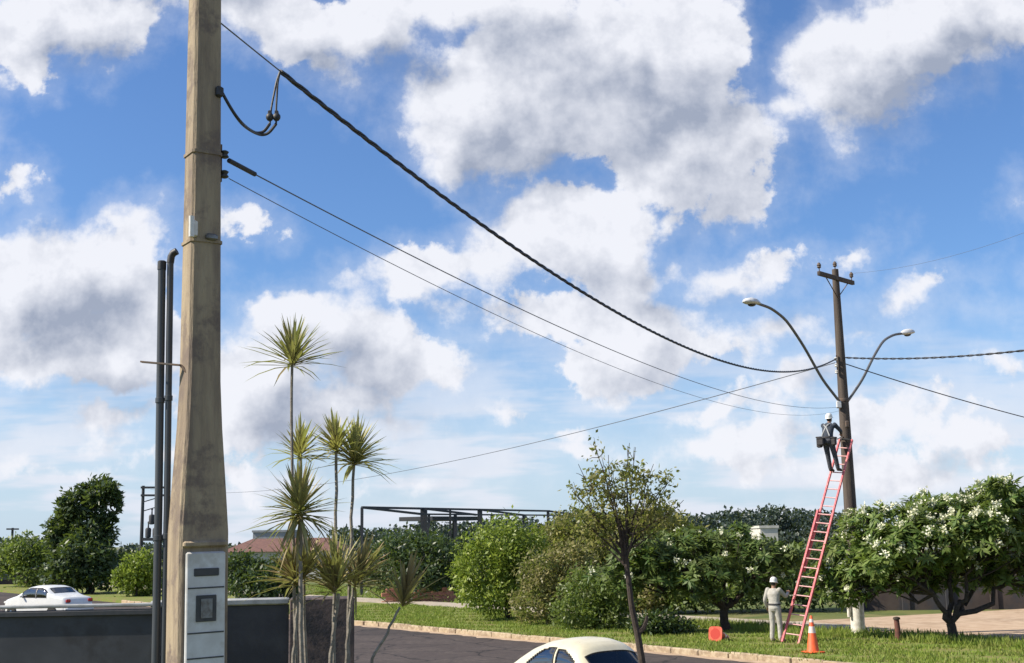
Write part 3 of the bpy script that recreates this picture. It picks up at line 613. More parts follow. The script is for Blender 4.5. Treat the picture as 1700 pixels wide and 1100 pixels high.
# conduits strapped beside the pole
for k, (px, lab, zt) in enumerate([(269, 'grey conduit with flat cap, farther from the concrete pole', 437), (283, 'grey conduit with elbow top, nearest the concrete pole', 432)]):
    pt = atY(px, zt, 9.05); pb = atY(px-6, 1100, 9.05); bx, by = pb[0], 9.05
    c = empty('conduit', (bx, by, PZ), 0, lab, 'conduit', 'conduits beside the pole'); top = np.array([pt[0]-bx, 0, pt[2]-PZ]); r = .030 if k == 0 else .025
    MB().tube([(-.01, 0, -.1), top*.5, top], r, 12).build('pipe', M['pvc'], c)
    if k: MB().tube([top+[0, 0, -.02], top+[.005, 0, .03], top+[.02, -.005, .055], top+[.05, -.01, .07]], .028, 10).build('elbow', M['black'], c)
    else: MB().lathe([(.034, -.05), (.034, .012), (.026, .02)], 12, tuple(top)).build('end_cap', M['black'], c)
    for zz in (.45, .72): MB().lathe([(r+.001, -.02), (r+.006, -.018), (r+.006, .018), (r+.001, .02)], 12, tuple(top*zz)).build('coupling', M['pvc'], c)
cb = atY(236, 601, 9.0); ce = atY(300, 606, 8.9)
br = empty('conduit_bracket', tuple(cb), 0, 'flat iron bracket tying the conduits to the concrete pole', 'bracket')
MB().bar((0, -.02, 0), ce-cb, .012, .035, hint=(0, 1, 0)).build('bar', M['rust'], br)
MB().tube([ce-cb, atY(312, 620, 8.87)-cb, atY(320, 640, 8.86)-cb], .010, 6).build('hook', M['rust'], br)

# low wall and sheet gate between garden and street
def planar(name, label, cat, pa, pb, z0, z1):
    a = atZ(*pa, z1); bq = atZ(*pb, z1); a[2] = bq[2] = 0; ln = np.linalg.norm(bq-a); ang = math.atan2(bq[1]-a[1], bq[0]-a[0])
    return empty(name, (a[0], a[1], z0), ang, label, cat), ln
gt, gl = planar('sheet_gate', 'low dark grey sheet metal gate left of the pole with pale top rail', 'gate', (-160, 1008), (262, 1000), 1.4, 2.55)
MB().box((gl/2, 0, .58), (gl-.02, .03, 1.04)).build('sheet', M['gate'], gt)
MB().box((gl/2, 0, 1.135), (gl, .06, .03), bev=.008).build('top_rail', M['coping'], gt)
MB().box((gl/2, -.02, 1.07), (gl, .05, .045), bev=.006).build('channel', M['darkplas'], gt)
lw, wl = planar('low_wall', 'low dark rendered wall with pale coping behind the cane plants', 'wall', (250, 996), (588, 988), 1.4, 2.55)
MB().box((wl/2-.30, 0, .53), (wl-.62, .14, 1.10)).build('panel', M['wall'], lw)
MB().box((wl/2-.30, 0, 1.115), (wl-.62, .19, .06), bev=.012).build('coping', M['coping'], lw)
MB().box((wl-.30, 0, .56), (.60, .26, 1.16), bev=.015).build('end_pier', M['pier'], lw)

# ------------------------------------------------------------------ utility pole across the street
ub = atZ(1425, 1052, .1); UX, UY = ub[0], ub[1]
up = empty('timber_pole', (UX, UY, .1), 0, 'dark timber utility pole with cross-arm across the street', 'utility pole')
zt = atY(1388, 447, UY)[2]-.1
def UZ(py, px=1400): return atY(px, py, UY)[2]-.1
MB().tube([(0, 0, -.3), (0, 0, 1.4), (0, 0, 4), (0, 0, 7), (0, 0, zt)], [.205, .20, .185, .155, .10], 14).build('shaft', M['wood'], up)
MB().lathe([(.2065, -.02), (.208, 0), (.207, 1.38), (.2035, 1.4)], 16).build('pale_foot', M['white'], up)  # paler band around the bottom of the shaft
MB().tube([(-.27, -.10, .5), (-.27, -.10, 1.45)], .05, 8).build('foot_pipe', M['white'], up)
ca = np.array([.69, .72, 0]); pa = atY(1338, 455, UY-.75); pb_ = atY(1422, 474, UY+.85)
za = UZ(463)
arm_o = MB().bar(ca*-1.12+[0, -.13, za], ca*1.05+[0, -.13, za], .10, .13, bev=.012).build('cross_arm', M['wood'], up)
for s in (-1.06, -.0, .95):
    zz = za+.06 if s else zt-.02; y0 = -.13 if s else 0
    MB().tube([ca*s+[0, y0, zz], ca*s+[0, y0, zz+.14]], .016, 6).lathe([(.03, .10), (.065, .13), (.05, .17), (.07, .19), (.045, .25), (.02, .28)], 12, tuple(ca*s+[0, y0, zz])).build('insulator', M['rust'], up)
for s in (-.7, .7): MB().bar(ca*s+[0, -.14, za-.05], (0, -.11, za-.62), .03, .012).build('brace', M['rust'], up)
# service rack with fittings where the cables meet the pole
zr = UZ(603)
MB().bar((-.16, -.12, zr-.35), (-.16, -.12, zr+.25), .05, .03).build('cable_rack', M['rust'], up)
for dz in (-.28, -.08, .12): MB().lathe([(.03, -.05), (.055, -.03), (.035, 0), (.055, .03), (.03, .05)], 10, (-.20, -.16, zr+dz)).build('insulator', M['porc'], up)
MB().lathe([(.168, -.05), (.172, -.04), (.172, .04), (.168, .05)], 14, (0, 0, UZ(664))).build('collar', M['rust'], up)
MB().box((-.19, -.14, UZ(672)), (.14, .12, .22), bev=.02).build('junction_box', M['lamp'], up)
MB().box((.0, -.24, UZ(705)), (.10, .10, .2), bev=.02).build('clamp', M['rust'], up)
def lamp(name, label, path, headdir):
    root = empty(name, (UX, UY, .1), 0, label, 'street lamp', 'street lamps on the timber pole')
    p = np.array(path); u = np.linspace(0, len(p)-1, 26); ps = np.stack([np.interp(u, range(len(p)), p[:, a]) for a in range(3)], 1)
    for _ in range(3): ps[1:-1] = (ps[:-2]+2*ps[1:-1]+ps[2:])/4
    MB().tube(ps, .042, 9).build('arm', M['arm'], root)
    h = np.array(headdir, float); h /= np.linalg.norm(h); s, up_, ax = basis(h); Mx = np.stack([ax, s, up_], 1); e = ps[-1]
    prof = [(-.16, .045, .04), (-.05, .10, .08), (.12, .17, .13), (.32, .19, .14), (.50, .14, .10), (.60, .03, .02)]; V = []; n = 14
    for x, w_, hh in prof:
        for k in range(n):
            a = 2*math.pi*k/n; zz = math.sin(a); V.append(e+Mx@np.array([x, math.cos(a)*w_, zz*hh if zz > 0 else zz*hh*.45]))
    F = [(i*n+k, i*n+(k+1) % n, (i+1)*n+(k+1) % n, (i+1)*n+k) for i in range(len(prof)-1) for k in range(n)]+[tuple(range(n-1, -1, -1)), tuple(range((len(prof)-1)*n, len(prof)*n))]
    MB().raw(V, F).build('lamp_head', M['lamp'], root)
    MB().ball(e+Mx@np.array([.24, 0, -.06]), (.14, .11, .06), 12, Mx).build('lamp_lens', M['darkplas'], root)
def W_(px, py, Y): return atY(px, py, Y)-np.array([UX, UY, .1])
lamp('street_lamp', 'larger street lamp curving left over the road from the timber pole', [(-.14, -.12, UZ(668)), W_(1365, 630, UY-.5), W_(1335, 575, UY-1.1), W_(1305, 530, UY-1.8), W_(1280, 511, UY-2.3), W_(1256, 503, UY-2.8)], W_(1238, 500, UY-3.1)-W_(1258, 503, UY-2.7))
lamp('street_lamp', 'smaller street lamp arching right away from the road on the timber pole', [(.12, .12, UZ(668)), W_(1432, 630, UY+.5), W_(1450, 592, UY+1.1), W_(1466, 565, UY+1.8), W_(1484, 555, UY+2.4), W_(1500, 553, UY+2.8)], W_(1520, 551, UY+3.3)-W_(1500, 553, UY+2.8))

# ------------------------------------------------------------------ cables
def sagline(a, b, sag, n=60):
    u = np.linspace(0, 1, n)[:, None]; a = np.asarray(a); b = np.asarray(b); p = a+(b-a)*u; p[:, 2] -= 4*sag*(u*(1-u))[:, 0]; return p
def cable(name, label, pts, r, m, twist=0, parts=None):
    pts = np.asarray(pts); o = pts[0]; mb = MB()
    if twist:
        L_ = np.concatenate([[0], np.cumsum(np.linalg.norm(np.diff(pts, axis=0), axis=1))]); n = int(L_[-1]/.10); s_ = np.linspace(0, L_[-1], n)
        q = np.stack([np.interp(s_, L_, pts[:, a]) for a in range(3)], 1); t = unit(np.gradient(q, axis=0)); sd_ = unit(np.cross(t, [0, 0, 1.])); u_ = np.cross(sd_, t)
        for k in range(twist):
            a = s_*2*math.pi/.75+k*2*math.pi/twist; mb.tube(q+(sd_*np.cos(a)[:, None]+u_*np.sin(a)[:, None])*r*.95, r*.85, 5)
    else: mb.tube(pts, r, 6)
    root = mb.build(name, m, off=o); root.location = o; return tag(root, label, 'cable')
nA = atY(364, 36, 9.0); upt = np.array([UX-.2, UY-.16, zr+.12+.1])
full = sagline(nA, upt, 1.33, 400)
i0 = next(i for i, q in enumerate(full) if 850+((q-_C)@_R)*PXF/((q-_C)@_F) > 463)
cable('service_cable', 'thick twisted service cable sagging from the concrete pole to the timber pole', full[i0:], .0135, M['black'], 3)
cable('messenger_wire', 'thin bare wire holding the thick service cable to the concrete pole', full[:i0+1], .006, M['greywire'])
SPL = full[i0]
def near(px, py): return atY(px, py, SPL[1])
lp = empty('cable_loop', tuple(near(455, 196)), 0, 'drooping black cable loop with connectors at the concrete pole', 'cable')
def bez(pts, n=24):
    p = np.array(pts, float); u = np.linspace(0, len(p)-1, n); q = np.stack([np.interp(u, range(len(p)), p[:, a]) for a in range(3)], 1)
    for _ in range(4): q[1:-1] = (q[:-2]+2*q[1:-1]+q[2:])/4
    return q
o_ = near(455, 196)
for k, (dx, dy) in enumerate(((0, 0), (7, 3))):
    ent = atY(368, 152, 8.95)
    MB().tube(bez([ent, atY(385, 183, 9.0)+[0, .04*k, 0], atY(402, 206, 9.1)+[0, .04*k, 0], near(422+dx, 221+dy), near(438+dx, 220+dy), near(448+dx*1.5, 205)])-o_, .013, 7).build('loop', M['black'], lp)
    MB().tube(bez([near(448+dx*1.5, 205), near(450+dx*1.2, 180), near(456+dx*.6, 150), near(459+dx*.3, 135), SPL])-o_, .009, 6).build('tail', M['black'], lp)
    MB().ball(near(448+dx*1.6, 194)-o_, (.035, .03, .038), 10).box(near(448+dx*1.6, 188)-o_, (.03, .035, .05), bev=.006).build('connector', M['black'], lp)
# telephone pair, drop wires and lines beyond
nB = atY(380, 266, 9.0); tp = np.array([UX-.2, UY-.14, UZ(676)+.1])
tl = sagline(nB, tp, .62, 90)
cable('telephone_wire', 'upper thin grey telephone wire below the thick service cable', tl, .0055, M['greywire'])
cable('telephone_wire', 'lower faint grey telephone wire leaving the concrete pole', sagline(atY(380, 296, 9.0), tp+np.array([0, .02, -.12]), .74, 90), .0035, M['greywire'])
MB_c = MB().tube([tl[0], tl[1]], .02, 8).build('wire_clamp', M['black'], None, off=tl[0]); MB_c.location = tl[0]; tag(MB_c, 'small black clamp gripping the telephone wire at the concrete pole', 'clamp')
HP = ground_at(247, 120)
cable('street_wire', 'thin wire falling left from the timber pole behind the street tree', sagline(upt+[0, .1, -.1], (HP[0], 120, atY(247, 812, 120)[2]), 1.7, 90), .014, M['greywire'])
cable('line_cable', 'twisted cable running right from the timber pole out of frame', sagline(upt+[.32, .1, .05], atY(1900, 552, 26), .22, 60), .018, M['black'], 2)
cable('drop_wire', 'plain wire slanting down right from the timber pole', sagline(upt+[.32, .2, -.12], atY(1990, 755, 44), .25, 40), .016, M['black'])
tc_ = np.array([UX, UY, .1])+ca*.95+np.array([0, -.13, za+.3])
cable('high_wire', 'faint high wire reaching right from the cross-arm', sagline(tc_, atY(1800, 345, 27), .3, 40), .004, M['greywire'])

# ------------------------------------------------------------------ ladder
LB = atZ(1312, 1068, .12); LT = np.array([UX-.10, UY-.30, UZ(728)+.1]); LA = LT-LB; LL = np.linalg.norm(LA); la = LA/LL
lr_ = np.array([.86, -.51, 0]); lr_ = lr_-la*(lr_@la); lr_ /= np.linalg.norm(lr_); lnn = np.cross(lr_, la)
if lnn[1] > 0: lnn = -lnn
ld = empty('extension_ladder', tuple(LB), 0, 'faded red extension ladder leaning against the timber pole', 'ladder')
def lpt(s, side, off=0.): return la*s+lr_*side+lnn*off
for sd_ in (-.235, .235): MB().bar(lpt(0, sd_), lpt(LL*.62, sd_), .055, .085, hint=lnn, bev=.008).build('rail', M['pink'], ld)
for sd_ in (-.195, .195): MB().bar(lpt(LL*.33, sd_, -.08), lpt(LL, sd_, -.08), .05, .08, hint=lnn, bev=.008).build('fly_rail', M['pink'], ld)
s_ = .28
while s_ < LL-.1:
    if s_ < LL*.62: MB().tube([lpt(s_, -.25), lpt(s_, .25)], .017, 8).build('rung', M['pinkl'], ld)
    if s_ > LL*.33: MB().tube([lpt(s_+.04, -.21, -.08), lpt(s_+.04, .21, -.08)], .017, 8).build('fly_rung', M['pinkl'], ld)
    s_ += .30
for sd_ in (-.235, .235): MB().box(lpt(0, sd_)+np.array([0, 0, -.01]), (.07, .09, .05), bev=.01).build('foot', M['rubber'], ld)
MB().tube([lpt(LL-.02, -.2, -.08), lpt(LL-.02, 0, -.03), lpt(LL-.02, .2, -.08)], .03, 7).build('pole_rest', M['rubber'], ld)

# ------------------------------------------------------------------ cones
def cone_mesh(tilt=False):
    body = MB().lathe([(.165, .03), (.150, .06), (.032, .88), (.022, .90)], 24)
    base = MB().box((0, 0, .018), (.42, .42, .036), bev=.012)
    bands = [MB().lathe([(.1505-.1435*((z0-.06)/.82)*.83+.003, z0), (.1505-.1435*((z1-.06)/.82)*.83+.003, z1)], 24) for z0, z1 in ((.48, .64), (.74, .82))]
    return body, base, bands
body, base, bands = cone_mesh()
c1 = empty('traffic_cone', tuple(atZ(1350, 1083, .14)), .4, 'upright orange traffic cone with pale bands on the grass', 'traffic cone', 'traffic cones')
body.build('body', M['cone'], c1); base.build('base', M['cone'], c1)
for bd in bands: bd.build('band', M['band'], c1)
c2p = atZ(1188, 1064, .14)
c2 = empty('traffic_cone', tuple(c2p+np.array([0, 0, .20])), 0, 'orange traffic cone lying tipped over with its base towards the street', 'traffic cone', 'traffic cones'); c2.rotation_euler = (rad(-100), rad(0), rad(-34))
body, base, bands = cone_mesh(); body.build('body', M['redcone'], c2)
def holed(z):
    ang = np.arange(24)*math.pi/12; sq = lambda v: np.sign(v)*abs(v)**.45
    return [(.205*sq(math.cos(q)), .205*sq(math.sin(q)), z) for q in ang]+[(.15*math.cos(q), .15*math.sin(q), z) for q in ang]
fb_ = [(k, (k+1) % 24, 24+(k+1) % 24, 24+k) for k in range(24)]
MB().raw(holed(0)+holed(.036), fb_+[tuple(48+i for i in q[::-1]) for q in fb_]+[(k, (k+1) % 24, 48+(k+1) % 24, 48+k) for k in range(24)]).build('base', M['redcone'], c2)
MB().lathe([(.149, -.001), (.03, .60), (.01, .61)], 20).build('hollow', M['conein'], c2)
for bd in bands: bd.build('band', M['band'], c2)
pp = atZ(1491, 1064, .12); wpst = empty('wooden_post', tuple(pp), .3, 'short reddish brown post in the grass beneath the large frangipani', 'post')
MB().tube([(0, 0, -.05), (.01, 0, .3), (0, .01, .60)], [.085, .078, .072], 10).build('stake', M['rustred'], wpst); MB().lathe([(.095, .58), (.10, .60), (.085, .64), (.03, .655)], 12).build('cap', M['darkbark'], wpst)
# ------------------------------------------------------------------ cars
def interp(tab, x): return float(np.interp(x, [p[0] for p in tab], [p[1] for p in tab]))
def smooth_tab(tab, n=200, k=6):
    tab = sorted(tab); xs = np.linspace(tab[0][0], tab[-1][0], n); ys = np.interp(xs, [p[0] for p in tab], [p[1] for p in tab])
    for _ in range(k): ys[1:-1] = (ys[:-2]+2*ys[1:-1]+ys[2:])/4
    return list(zip(xs, ys))
def car_shell(root, paint, top, half, belt, bottom, win, nx=150, na=26, p=.62):
    """lofted body; win(x, y, z, top) names the opening a face belongs to"""
    xs = np.linspace(top[0][0], top[-1][0], nx); rings = []
    for x in xs:
        t = interp(top, x); w = interp(half, x); zb = min(belt, t-.10); row = []
        a = np.linspace(0, math.pi, na*2)
        up_ = [(w*np.sign(math.cos(q))*abs(math.cos(q))**p, zb+(t-zb)*abs(math.sin(q))**p) for q in a]
        low = [(-w, zb-(zb-bottom)*k) for k in (.25, .5, .75, 1.)]; low2 = [(w, zb-(zb-bottom)*k) for k in (1., .75, .5, .25)]
        sq = [(s*(1-.06*max(0, (zb-z)/(zb-bottom))**2), z) for s, z in low]; sq2 = [(s*(1-.06*max(0, (zb-z)/(zb-bottom))**2), z) for s, z in low2]
        rings.append([(x, y, z) for y, z in sq2+up_+sq])
    R_ = np.array(rings); n = R_.shape[1]; V = R_.reshape(-1, 3); groups = {}
    for i in range(nx-1):
        for k in range(n-1):
            q = (i*n+k, i*n+k+1, (i+1)*n+k+1, (i+1)*n+k); c = V[list(q)].mean(0); g = win(c[0], c[1], c[2], interp(top, c[0])); groups.setdefault(g, []).append(q)
        groups.setdefault('body', []).append((i*n, (i+1)*n, (i+1)*n+n-1, i*n+n-1))
    groups['body'] += [tuple(range(n-1, -1, -1)), tuple((nx-1)*n+k for k in range(n))]
    for g, fs in groups.items():
        used = sorted({v for f in fs for v in f}); mp = {v: i for i, v in enumerate(used)}
        mb = MB().raw(V[used], [tuple(mp[v] for v in f) for f in fs]); go_ = mb.build('body' if g == 'body' else g.split('.')[0], paint if g == 'body' else M['wscreen' if g == 'windscreen' else 'glass'], root, angle=50)
        if g != 'body':
            cnt = {}
            for f in fs:
                for a_, b2_ in zip(f, f[1:]+f[:1]): cnt.setdefault(frozenset((a_, b2_)), []).append(1)
            sm = MB()
            for e_, c_ in cnt.items():
                if len(c_) == 1:
                    a_, b2_ = tuple(e_); dv = V[b2_]-V[a_]
                    if np.linalg.norm(dv) > 1e-5: sm.bar(V[a_]-dv*.3, V[b2_]+dv*.3, .022)
            sm.build('window_seal', M['rubber'], go_, smooth=False)
def wheel(root, x, y, r, w=.15):
    s = 1 if y > 0 else -1; Mx = np.array([[1, 0, 0], [0, 0, s], [0, -s*-1, 0]], float); Mx = np.array([[1, 0, 0], [0, 0, s], [0, 1, 0]], float)
    wh = MB().lathe([(r*.60, -w/2), (r*.9, -w/2), (r, -w*.3), (r, w*.3), (r*.9, w/2), (r*.60, w/2)], 24, (x, y, r), Mx).build('wheel', M['tyre'], root)
    MB().lathe([(r*.6, w*.1), (r*.6, w*.42), (r*.5, w*.35), (r*.25, w*.5), (.02, w*.52)], 20, (x, y, r), Mx).build('rim', M['chrome'], wh)
def beetle():
    top = smooth_tab([(-2.0, .45), (-1.9, .58), (-1.7, .80), (-1.4, 1.03), (-1.1, 1.21), (-.8, 1.355), (-.5, 1.45), (-.2, 1.495), (.1, 1.49), (.3, 1.455), (.42, 1.40), (.52, 1.30), (.80, .99), (.95, .955), (1.3, .88), (1.6, .76), (1.8, .62), (1.92, .45)], 220, 3)
    half = smooth_tab([(-2.0, .25), (-1.8, .42), (-1.4, .55), (-.9, .64), (-.2, .67), (.5, .655), (.9, .60), (1.3, .50), (1.7, .36), (1.92, .20)], 120, 6)
    ctr = atZ(977, 1059, 1.49); r = empty('small_car', (ctr[0], ctr[1], .006), ROADANG, 'cream rounded small car parked at the near kerb', 'car')
    def win(x, y, z, t):
        ay = abs(y); sd_ = '.l' if y > 0 else '.r'
        if .50 < x < .775 and z > 1.01 and ay < .50: return 'windscreen'
        if -1.25 < x < -.90 and ay < .36 and z > 1.05: return 'rear_window'
        if z > .985 and ay > .44:
            if -.03 < x < .40 and z < t-.145-.25*max(0, x-.1): return 'door_window'+sd_
            if -.80 < x < -.10 and z < t-.135-.30*max(0, -.35-x): return 'quarter_window'+sd_
        return 'body'
    car_shell(r, M['cream'], top, half, .96, .28, win, 170, 30)
    for sx, sy in ((1.22, 1), (1.22, -1), (-1.18, 1), (-1.18, -1)):
        mb = MB(); V = []; n = 22; m = 9; xr = .56
        for i in range(n):
            a = math.pi*(-.04+1.08*i/(n-1)); cx, cz = math.cos(a)*xr, math.sin(a)*(.43 if sx > 0 else .45)+.33
            for j in range(m):
                b = j/(m-1)*math.pi*.5; V.append((sx+cx*(.70+.30*math.cos(b)), sy*(.42+.35*math.sin(b)), .28+(cz-.28)*(.80+.20*math.cos(b))))
        F = [(i*m+j, i*m+j+1, (i+1)*m+j+1, (i+1)*m+j) for i in range(n-1) for j in range(m-1)]
        mb.raw(V, F).build('wing', M['cream'], r, angle=70); wheel(r, sx, sy*.66, .31)
    for s in (-1, 1):
        MB().box((0, s*.70, .30), (1.5, .16, .04), bev=.015).build('running_board', M['rubber'], r)
        MB().ball((1.66, s*.58, .66), (.07, .10, .10), 14).build('headlight', M['lens'], r)
        MB().ball((-1.66, s*.62, .62), (.06, .06, .10), 12).build('tail_light', M['red'], r)
        MB().tube([(.02, s*.672, .90), (.14, s*.685, .90)], .012, 6).build('door_handle', M['chrome'], r)
        MB().box((-.03, s*.45, .75), (.5, .42, .12), bev=.04).box((-.26, s*.45, .95), (.12, .42, .42), bev=.05).build('seat', M['seat'], r)
        MB().tube([(.58, s*.20-.1, 1.0+.0), (.66, s*.20+.12, 1.14)], .006, 5).build('wiper', M['rubber'], r)
    MB().tube([(.30, .78, 1.0), (.34, .70, .98)], .008, 6).ball((.30, .80, 1.02), (.02, .06, .05), 10).build('mirror', M['chrome'], r)
    for x in (1.98, -2.0): MB().tube([(x-.12*np.sign(x), -.72, .42), (x, -.5, .42), (x, 0, .42), (x, .5, .42), (x-.12*np.sign(x), .72, .42)], .045, 8).build('bumper', M['chrome'], r)
    MB().box((-.72, 0, .85), (.22, 1.0, .45), bev=.08).build('rear_seat', M['seat'], r)
    MB().tube([(.36+.10*math.cos(a)*.4, .34+.17*math.sin(a), 1.02+.16*math.cos(a)) for a in np.linspace(0, 2*math.pi, 20)], .012, 6).build('steering_wheel', M['rubber'], r)
beetle()
def saloon():
    top = smooth_tab([(-2.05, .55), (-2.0, .82), (-1.85, .95), (-1.35, 1.02), (-1.1, 1.12), (-.75, 1.36), (-.5, 1.42), (.1, 1.43), (.4, 1.38), (1.0, 1.02), (1.3, .96), (1.8, .84), (2.0, .72), (2.1, .5)], 220, 3)
    half = smooth_tab([(-2.05, .66), (-1.9, .76), (-1, .82), (.8, .82), (1.7, .76), (2.0, .62), (2.1, .5)], 120, 6)
    c = atZ(80, 971, 1.43); r = empty('saloon_car', (c[0], c[1], .006), rad(150), 'white saloon car on the road seen over the low gate', 'car')
    def win(x, y, z, t):
        ay = abs(y); sd_ = '.l' if y > 0 else '.r'
        if .50 < x < .92 and z > 1.06 and ay < .58: return 'windscreen'
        if -1.08 < x < -.80 and ay < .55 and z > 1.08: return 'rear_window'
        if z > .97 and ay > .52 and z < t-.10:
            if -.22 < x < .62: return 'door_window'+sd_
            if -.92 < x < -.30: return 'rear_door_window'+sd_
        return 'body'
    car_shell(r, M['cwhite'], top, half, .94, .25, win, 140, 24, .55)
    for sx in (1.3, -1.25):
        for sy in (-.74, .74): wheel(r, sx, sy, .30, .18)
    for s in (-1, 1):
        MB().box((2.02, s*.48, .70), (.10, .28, .11), bev=.03).build('headlight', M['lens'], r); MB().box((-2.02, s*.58, .80), (.07, .22, .14), bev=.03).build('tail_light', M['red'], r)
        MB().box((.1, s*.4, .8), (.5, .5, .14), bev=.05).box((-.15, s*.4, 1.02), (.14, .5, .45), bev=.06).build('seat', M['seat'], r)
        MB().box((.55, s*.92, .99), (.1, .16, .1), bev=.03).build('mirror', M['cwhite'], r)
    for x in (2.05, -2.03): MB().box((x, 0, .45), (.10, 1.5, .16), bev=.04).build('bumper', M['cwhite'], r)
saloon()

# ------------------------------------------------------------------ far structures
def frame_building():
    pts = lambda px, py, Y: atY(px, py, Y)
    a = pts(601, 842, 72); b_ = pts(912, 848, 96); r = empty('steel_frame', (a[0], a[1], 0), 0, 'long dark open steel frame standing behind the trees', 'steel frame'); o = np.array([a[0], a[1], 0])
    back = np.array([3.2, 5.0, -.35])
    MB().bar(a-o, b_-o, .12, .14).build('beam', M['steelfar'], r); MB().bar(a-o+back, b_-o+back*.9, .09, .11).build('beam', M['steelfar'], r)
    for u, w in ((0, .16), (.27, .42), (.40, .14), (.56, .34), (.99, .22)):
        p = a+(b_-a)*u-o; MB().bar((p[0], p[1], -.1), p, w).build('post', M['steelfar'], r)
    for u, w in ((.03, .16), (.16, .22), (.36, .25), (.55, .18), (.8, .16)):
        p = a+(b_-a)*u-o+back; MB().bar((p[0], p[1], -.1), p, w).build('post', M['steelfar'], r)
    for u in (0, .27, .56, .99):
        p = a+(b_-a)*u-o; MB().bar(p, p+back, .10, .14).build('cross_beam', M['steelfar'], r)
    p0 = pts(690, 861, 82)-o; p1 = pts(768, 861, 88)-o
    MB().bar(p0, p1, 2.6, .28, hint=(0, 0, 1)).build('canopy', M['steelfar'], r)
    for q in (p0*.85+p1*.15, p0*.2+p1*.8): MB().bar((q[0], q[1], 0), q, .2).build('post', M['steelfar'], r)
frame_building()
def hframe():
    r = empty('twin_pole', tuple(HP), 0, 'distant twin timber poles with two cross-arms left of the conduits', 'utility pole')
    for px, w in ((238, .16), (268, .16)): p = atY(px, 806, 120)-HP; MB().tube([(p[0], 0, -.1), p], [.2, .15], 8).build('post', M['steelfar'], r)
    for py in (809, 822): MB().bar(atY(234, py, 119.8)-HP, atY(272, py, 119.8)-HP, .2).build('cross_arm', M['steelfar'], r)
    for px, py in ((246, 884), (258, 884), (252, 862)): MB().lathe([(.1, -.5), (.28, -.45), (.3, .3), (.24, .45), (.08, .5), (.06, .9), (.12, .95), (.05, 1.1)], 10, tuple(atY(px, py, 120)-HP)).build('transformer', M['steelfar'], r)
    for py in (833, 848): MB().bar(atY(238, py, 119.9)-HP, atY(268, py-9, 119.9)-HP, .09).build('brace', M['steelfar'], r)
    MB().bar(atY(236, 895, 119.8)-HP, atY(270, 895, 119.8)-HP, .3).build('platform', M['steelfar'], r)
hframe()
tpl = ground_at(20, 130); r = empty('small_pole', tuple(tpl), 0, 'tiny distant pole with short cross-arm at the far left', 'utility pole')
MB().tube([(0, 0, -.1), atY(21, 876, 130)-tpl], [.16, .13], 8).build('post', M['steelfar'], r); MB().bar(atY(11, 878, 129.8)-tpl, atY(31, 878, 129.8)-tpl, .16).build('cross_arm', M['steelfar'], r)
def house(name, label, px0, px1, Y, ytop, yeave, wallm, roofm, depth=8., hip=.5, wins=3):
    a = atY(px0, yeave, Y); b_ = atY(px1, yeave, Y); zt_ = atY((px0+px1)/2, ytop, Y)[2]; ze = (a[2]+b_[2])/2; w = b_[0]-a[0]
    r = empty(name, ((a[0]+b_[0])/2, Y+depth/2, 0), 0, label, 'building')
    MB().box((0, 0, ze/2-.05), (w, depth, ze+.1)).build('wall', wallm, r)
    if roofm:
        e = .35; hx, hy = w/2+e, depth/2+e; rx = w/2*hip
        MB().raw([(-hx, -hy, ze), (hx, -hy, ze), (hx, hy, ze), (-hx, hy, ze), (-rx, 0, zt_), (rx, 0, zt_)], [(0, 1, 5, 4), (1, 2, 5), (2, 3, 4, 5), (3, 0, 4), (3, 2, 1, 0)]).build('roof', roofm, r, smooth=False)
    else: MB().box((0, 0, ze+.1), (w+.2, depth+.2, .22)).build('parapet', wallm, r)
    for k in range(wins):
        x = w*((k+.5)/wins-.5); f = MB().box((x, -depth/2-.02, ze*.55), (w/wins*.45, .08, ze*.3)).build('window', M['coping'], r); MB().box((x, -depth/2-.07, ze*.55), (w/wins*.38, .03, ze*.24)).build('pane', M['darkplas'], f)
house('tiled_house', 'low house with red tiled roof behind the cane plants', 372, 562, 105, 893, 915, M['plaster'], M['tile'], 9, .7, 5)
house('grey_shed', 'grey flat-roofed block behind the red tiled roof', 420, 487, 128, 880, 883, M['greybld'], None, 8, wins=2)
house('white_block', 'small white flat-roofed building behind the trees near the ladder', 1262, 1291, 110, 872, 876, M['plaster'], None, 5, wins=2)
house('dark_house', 'low house with dark roof at the far left edge', -40, 26, 100, 932, 945, M['shade_wall'], M['greybld'], 8, .8, 2)
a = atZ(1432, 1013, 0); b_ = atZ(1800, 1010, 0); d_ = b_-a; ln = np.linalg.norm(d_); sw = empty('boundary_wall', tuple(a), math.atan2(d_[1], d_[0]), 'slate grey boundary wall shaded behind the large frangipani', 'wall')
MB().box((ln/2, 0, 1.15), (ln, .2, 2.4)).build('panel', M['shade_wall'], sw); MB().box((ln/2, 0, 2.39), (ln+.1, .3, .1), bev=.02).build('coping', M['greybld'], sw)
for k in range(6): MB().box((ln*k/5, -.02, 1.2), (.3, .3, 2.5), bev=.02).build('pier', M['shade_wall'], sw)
a = atZ(640, 1004, 0); b_ = atZ(770, 1000, 0); d_ = b_-a; ln = np.linalg.norm(d_); bw = empty('brick_wall', tuple(a), math.atan2(d_[1], d_[0]), 'low pinkish brick wall remnant behind the leaning cane plant', 'wall')
def brick_rows():
    r = np.random.default_rng(5); me = MB().box((0, 0, 0), (.38, .14, .18), bev=.012).mesh('brick'); me.materials.append(M['brick']); n = int(ln/.40)
    for row in range(4):
        for k in range(n):
            if row == 3 and r.uniform() < .5 or row == 2 and r.uniform() < .15: continue
            o = bpy.data.objects.new('brick', me); COL.objects.link(o); o.parent = bw; o.location = (k*.40+(.2 if row % 2 else 0)+r.normal()*.006, r.normal()*.008, .09+row*.195); o.rotation_euler = (0, 0, r.normal()*.015)
brick_rows()

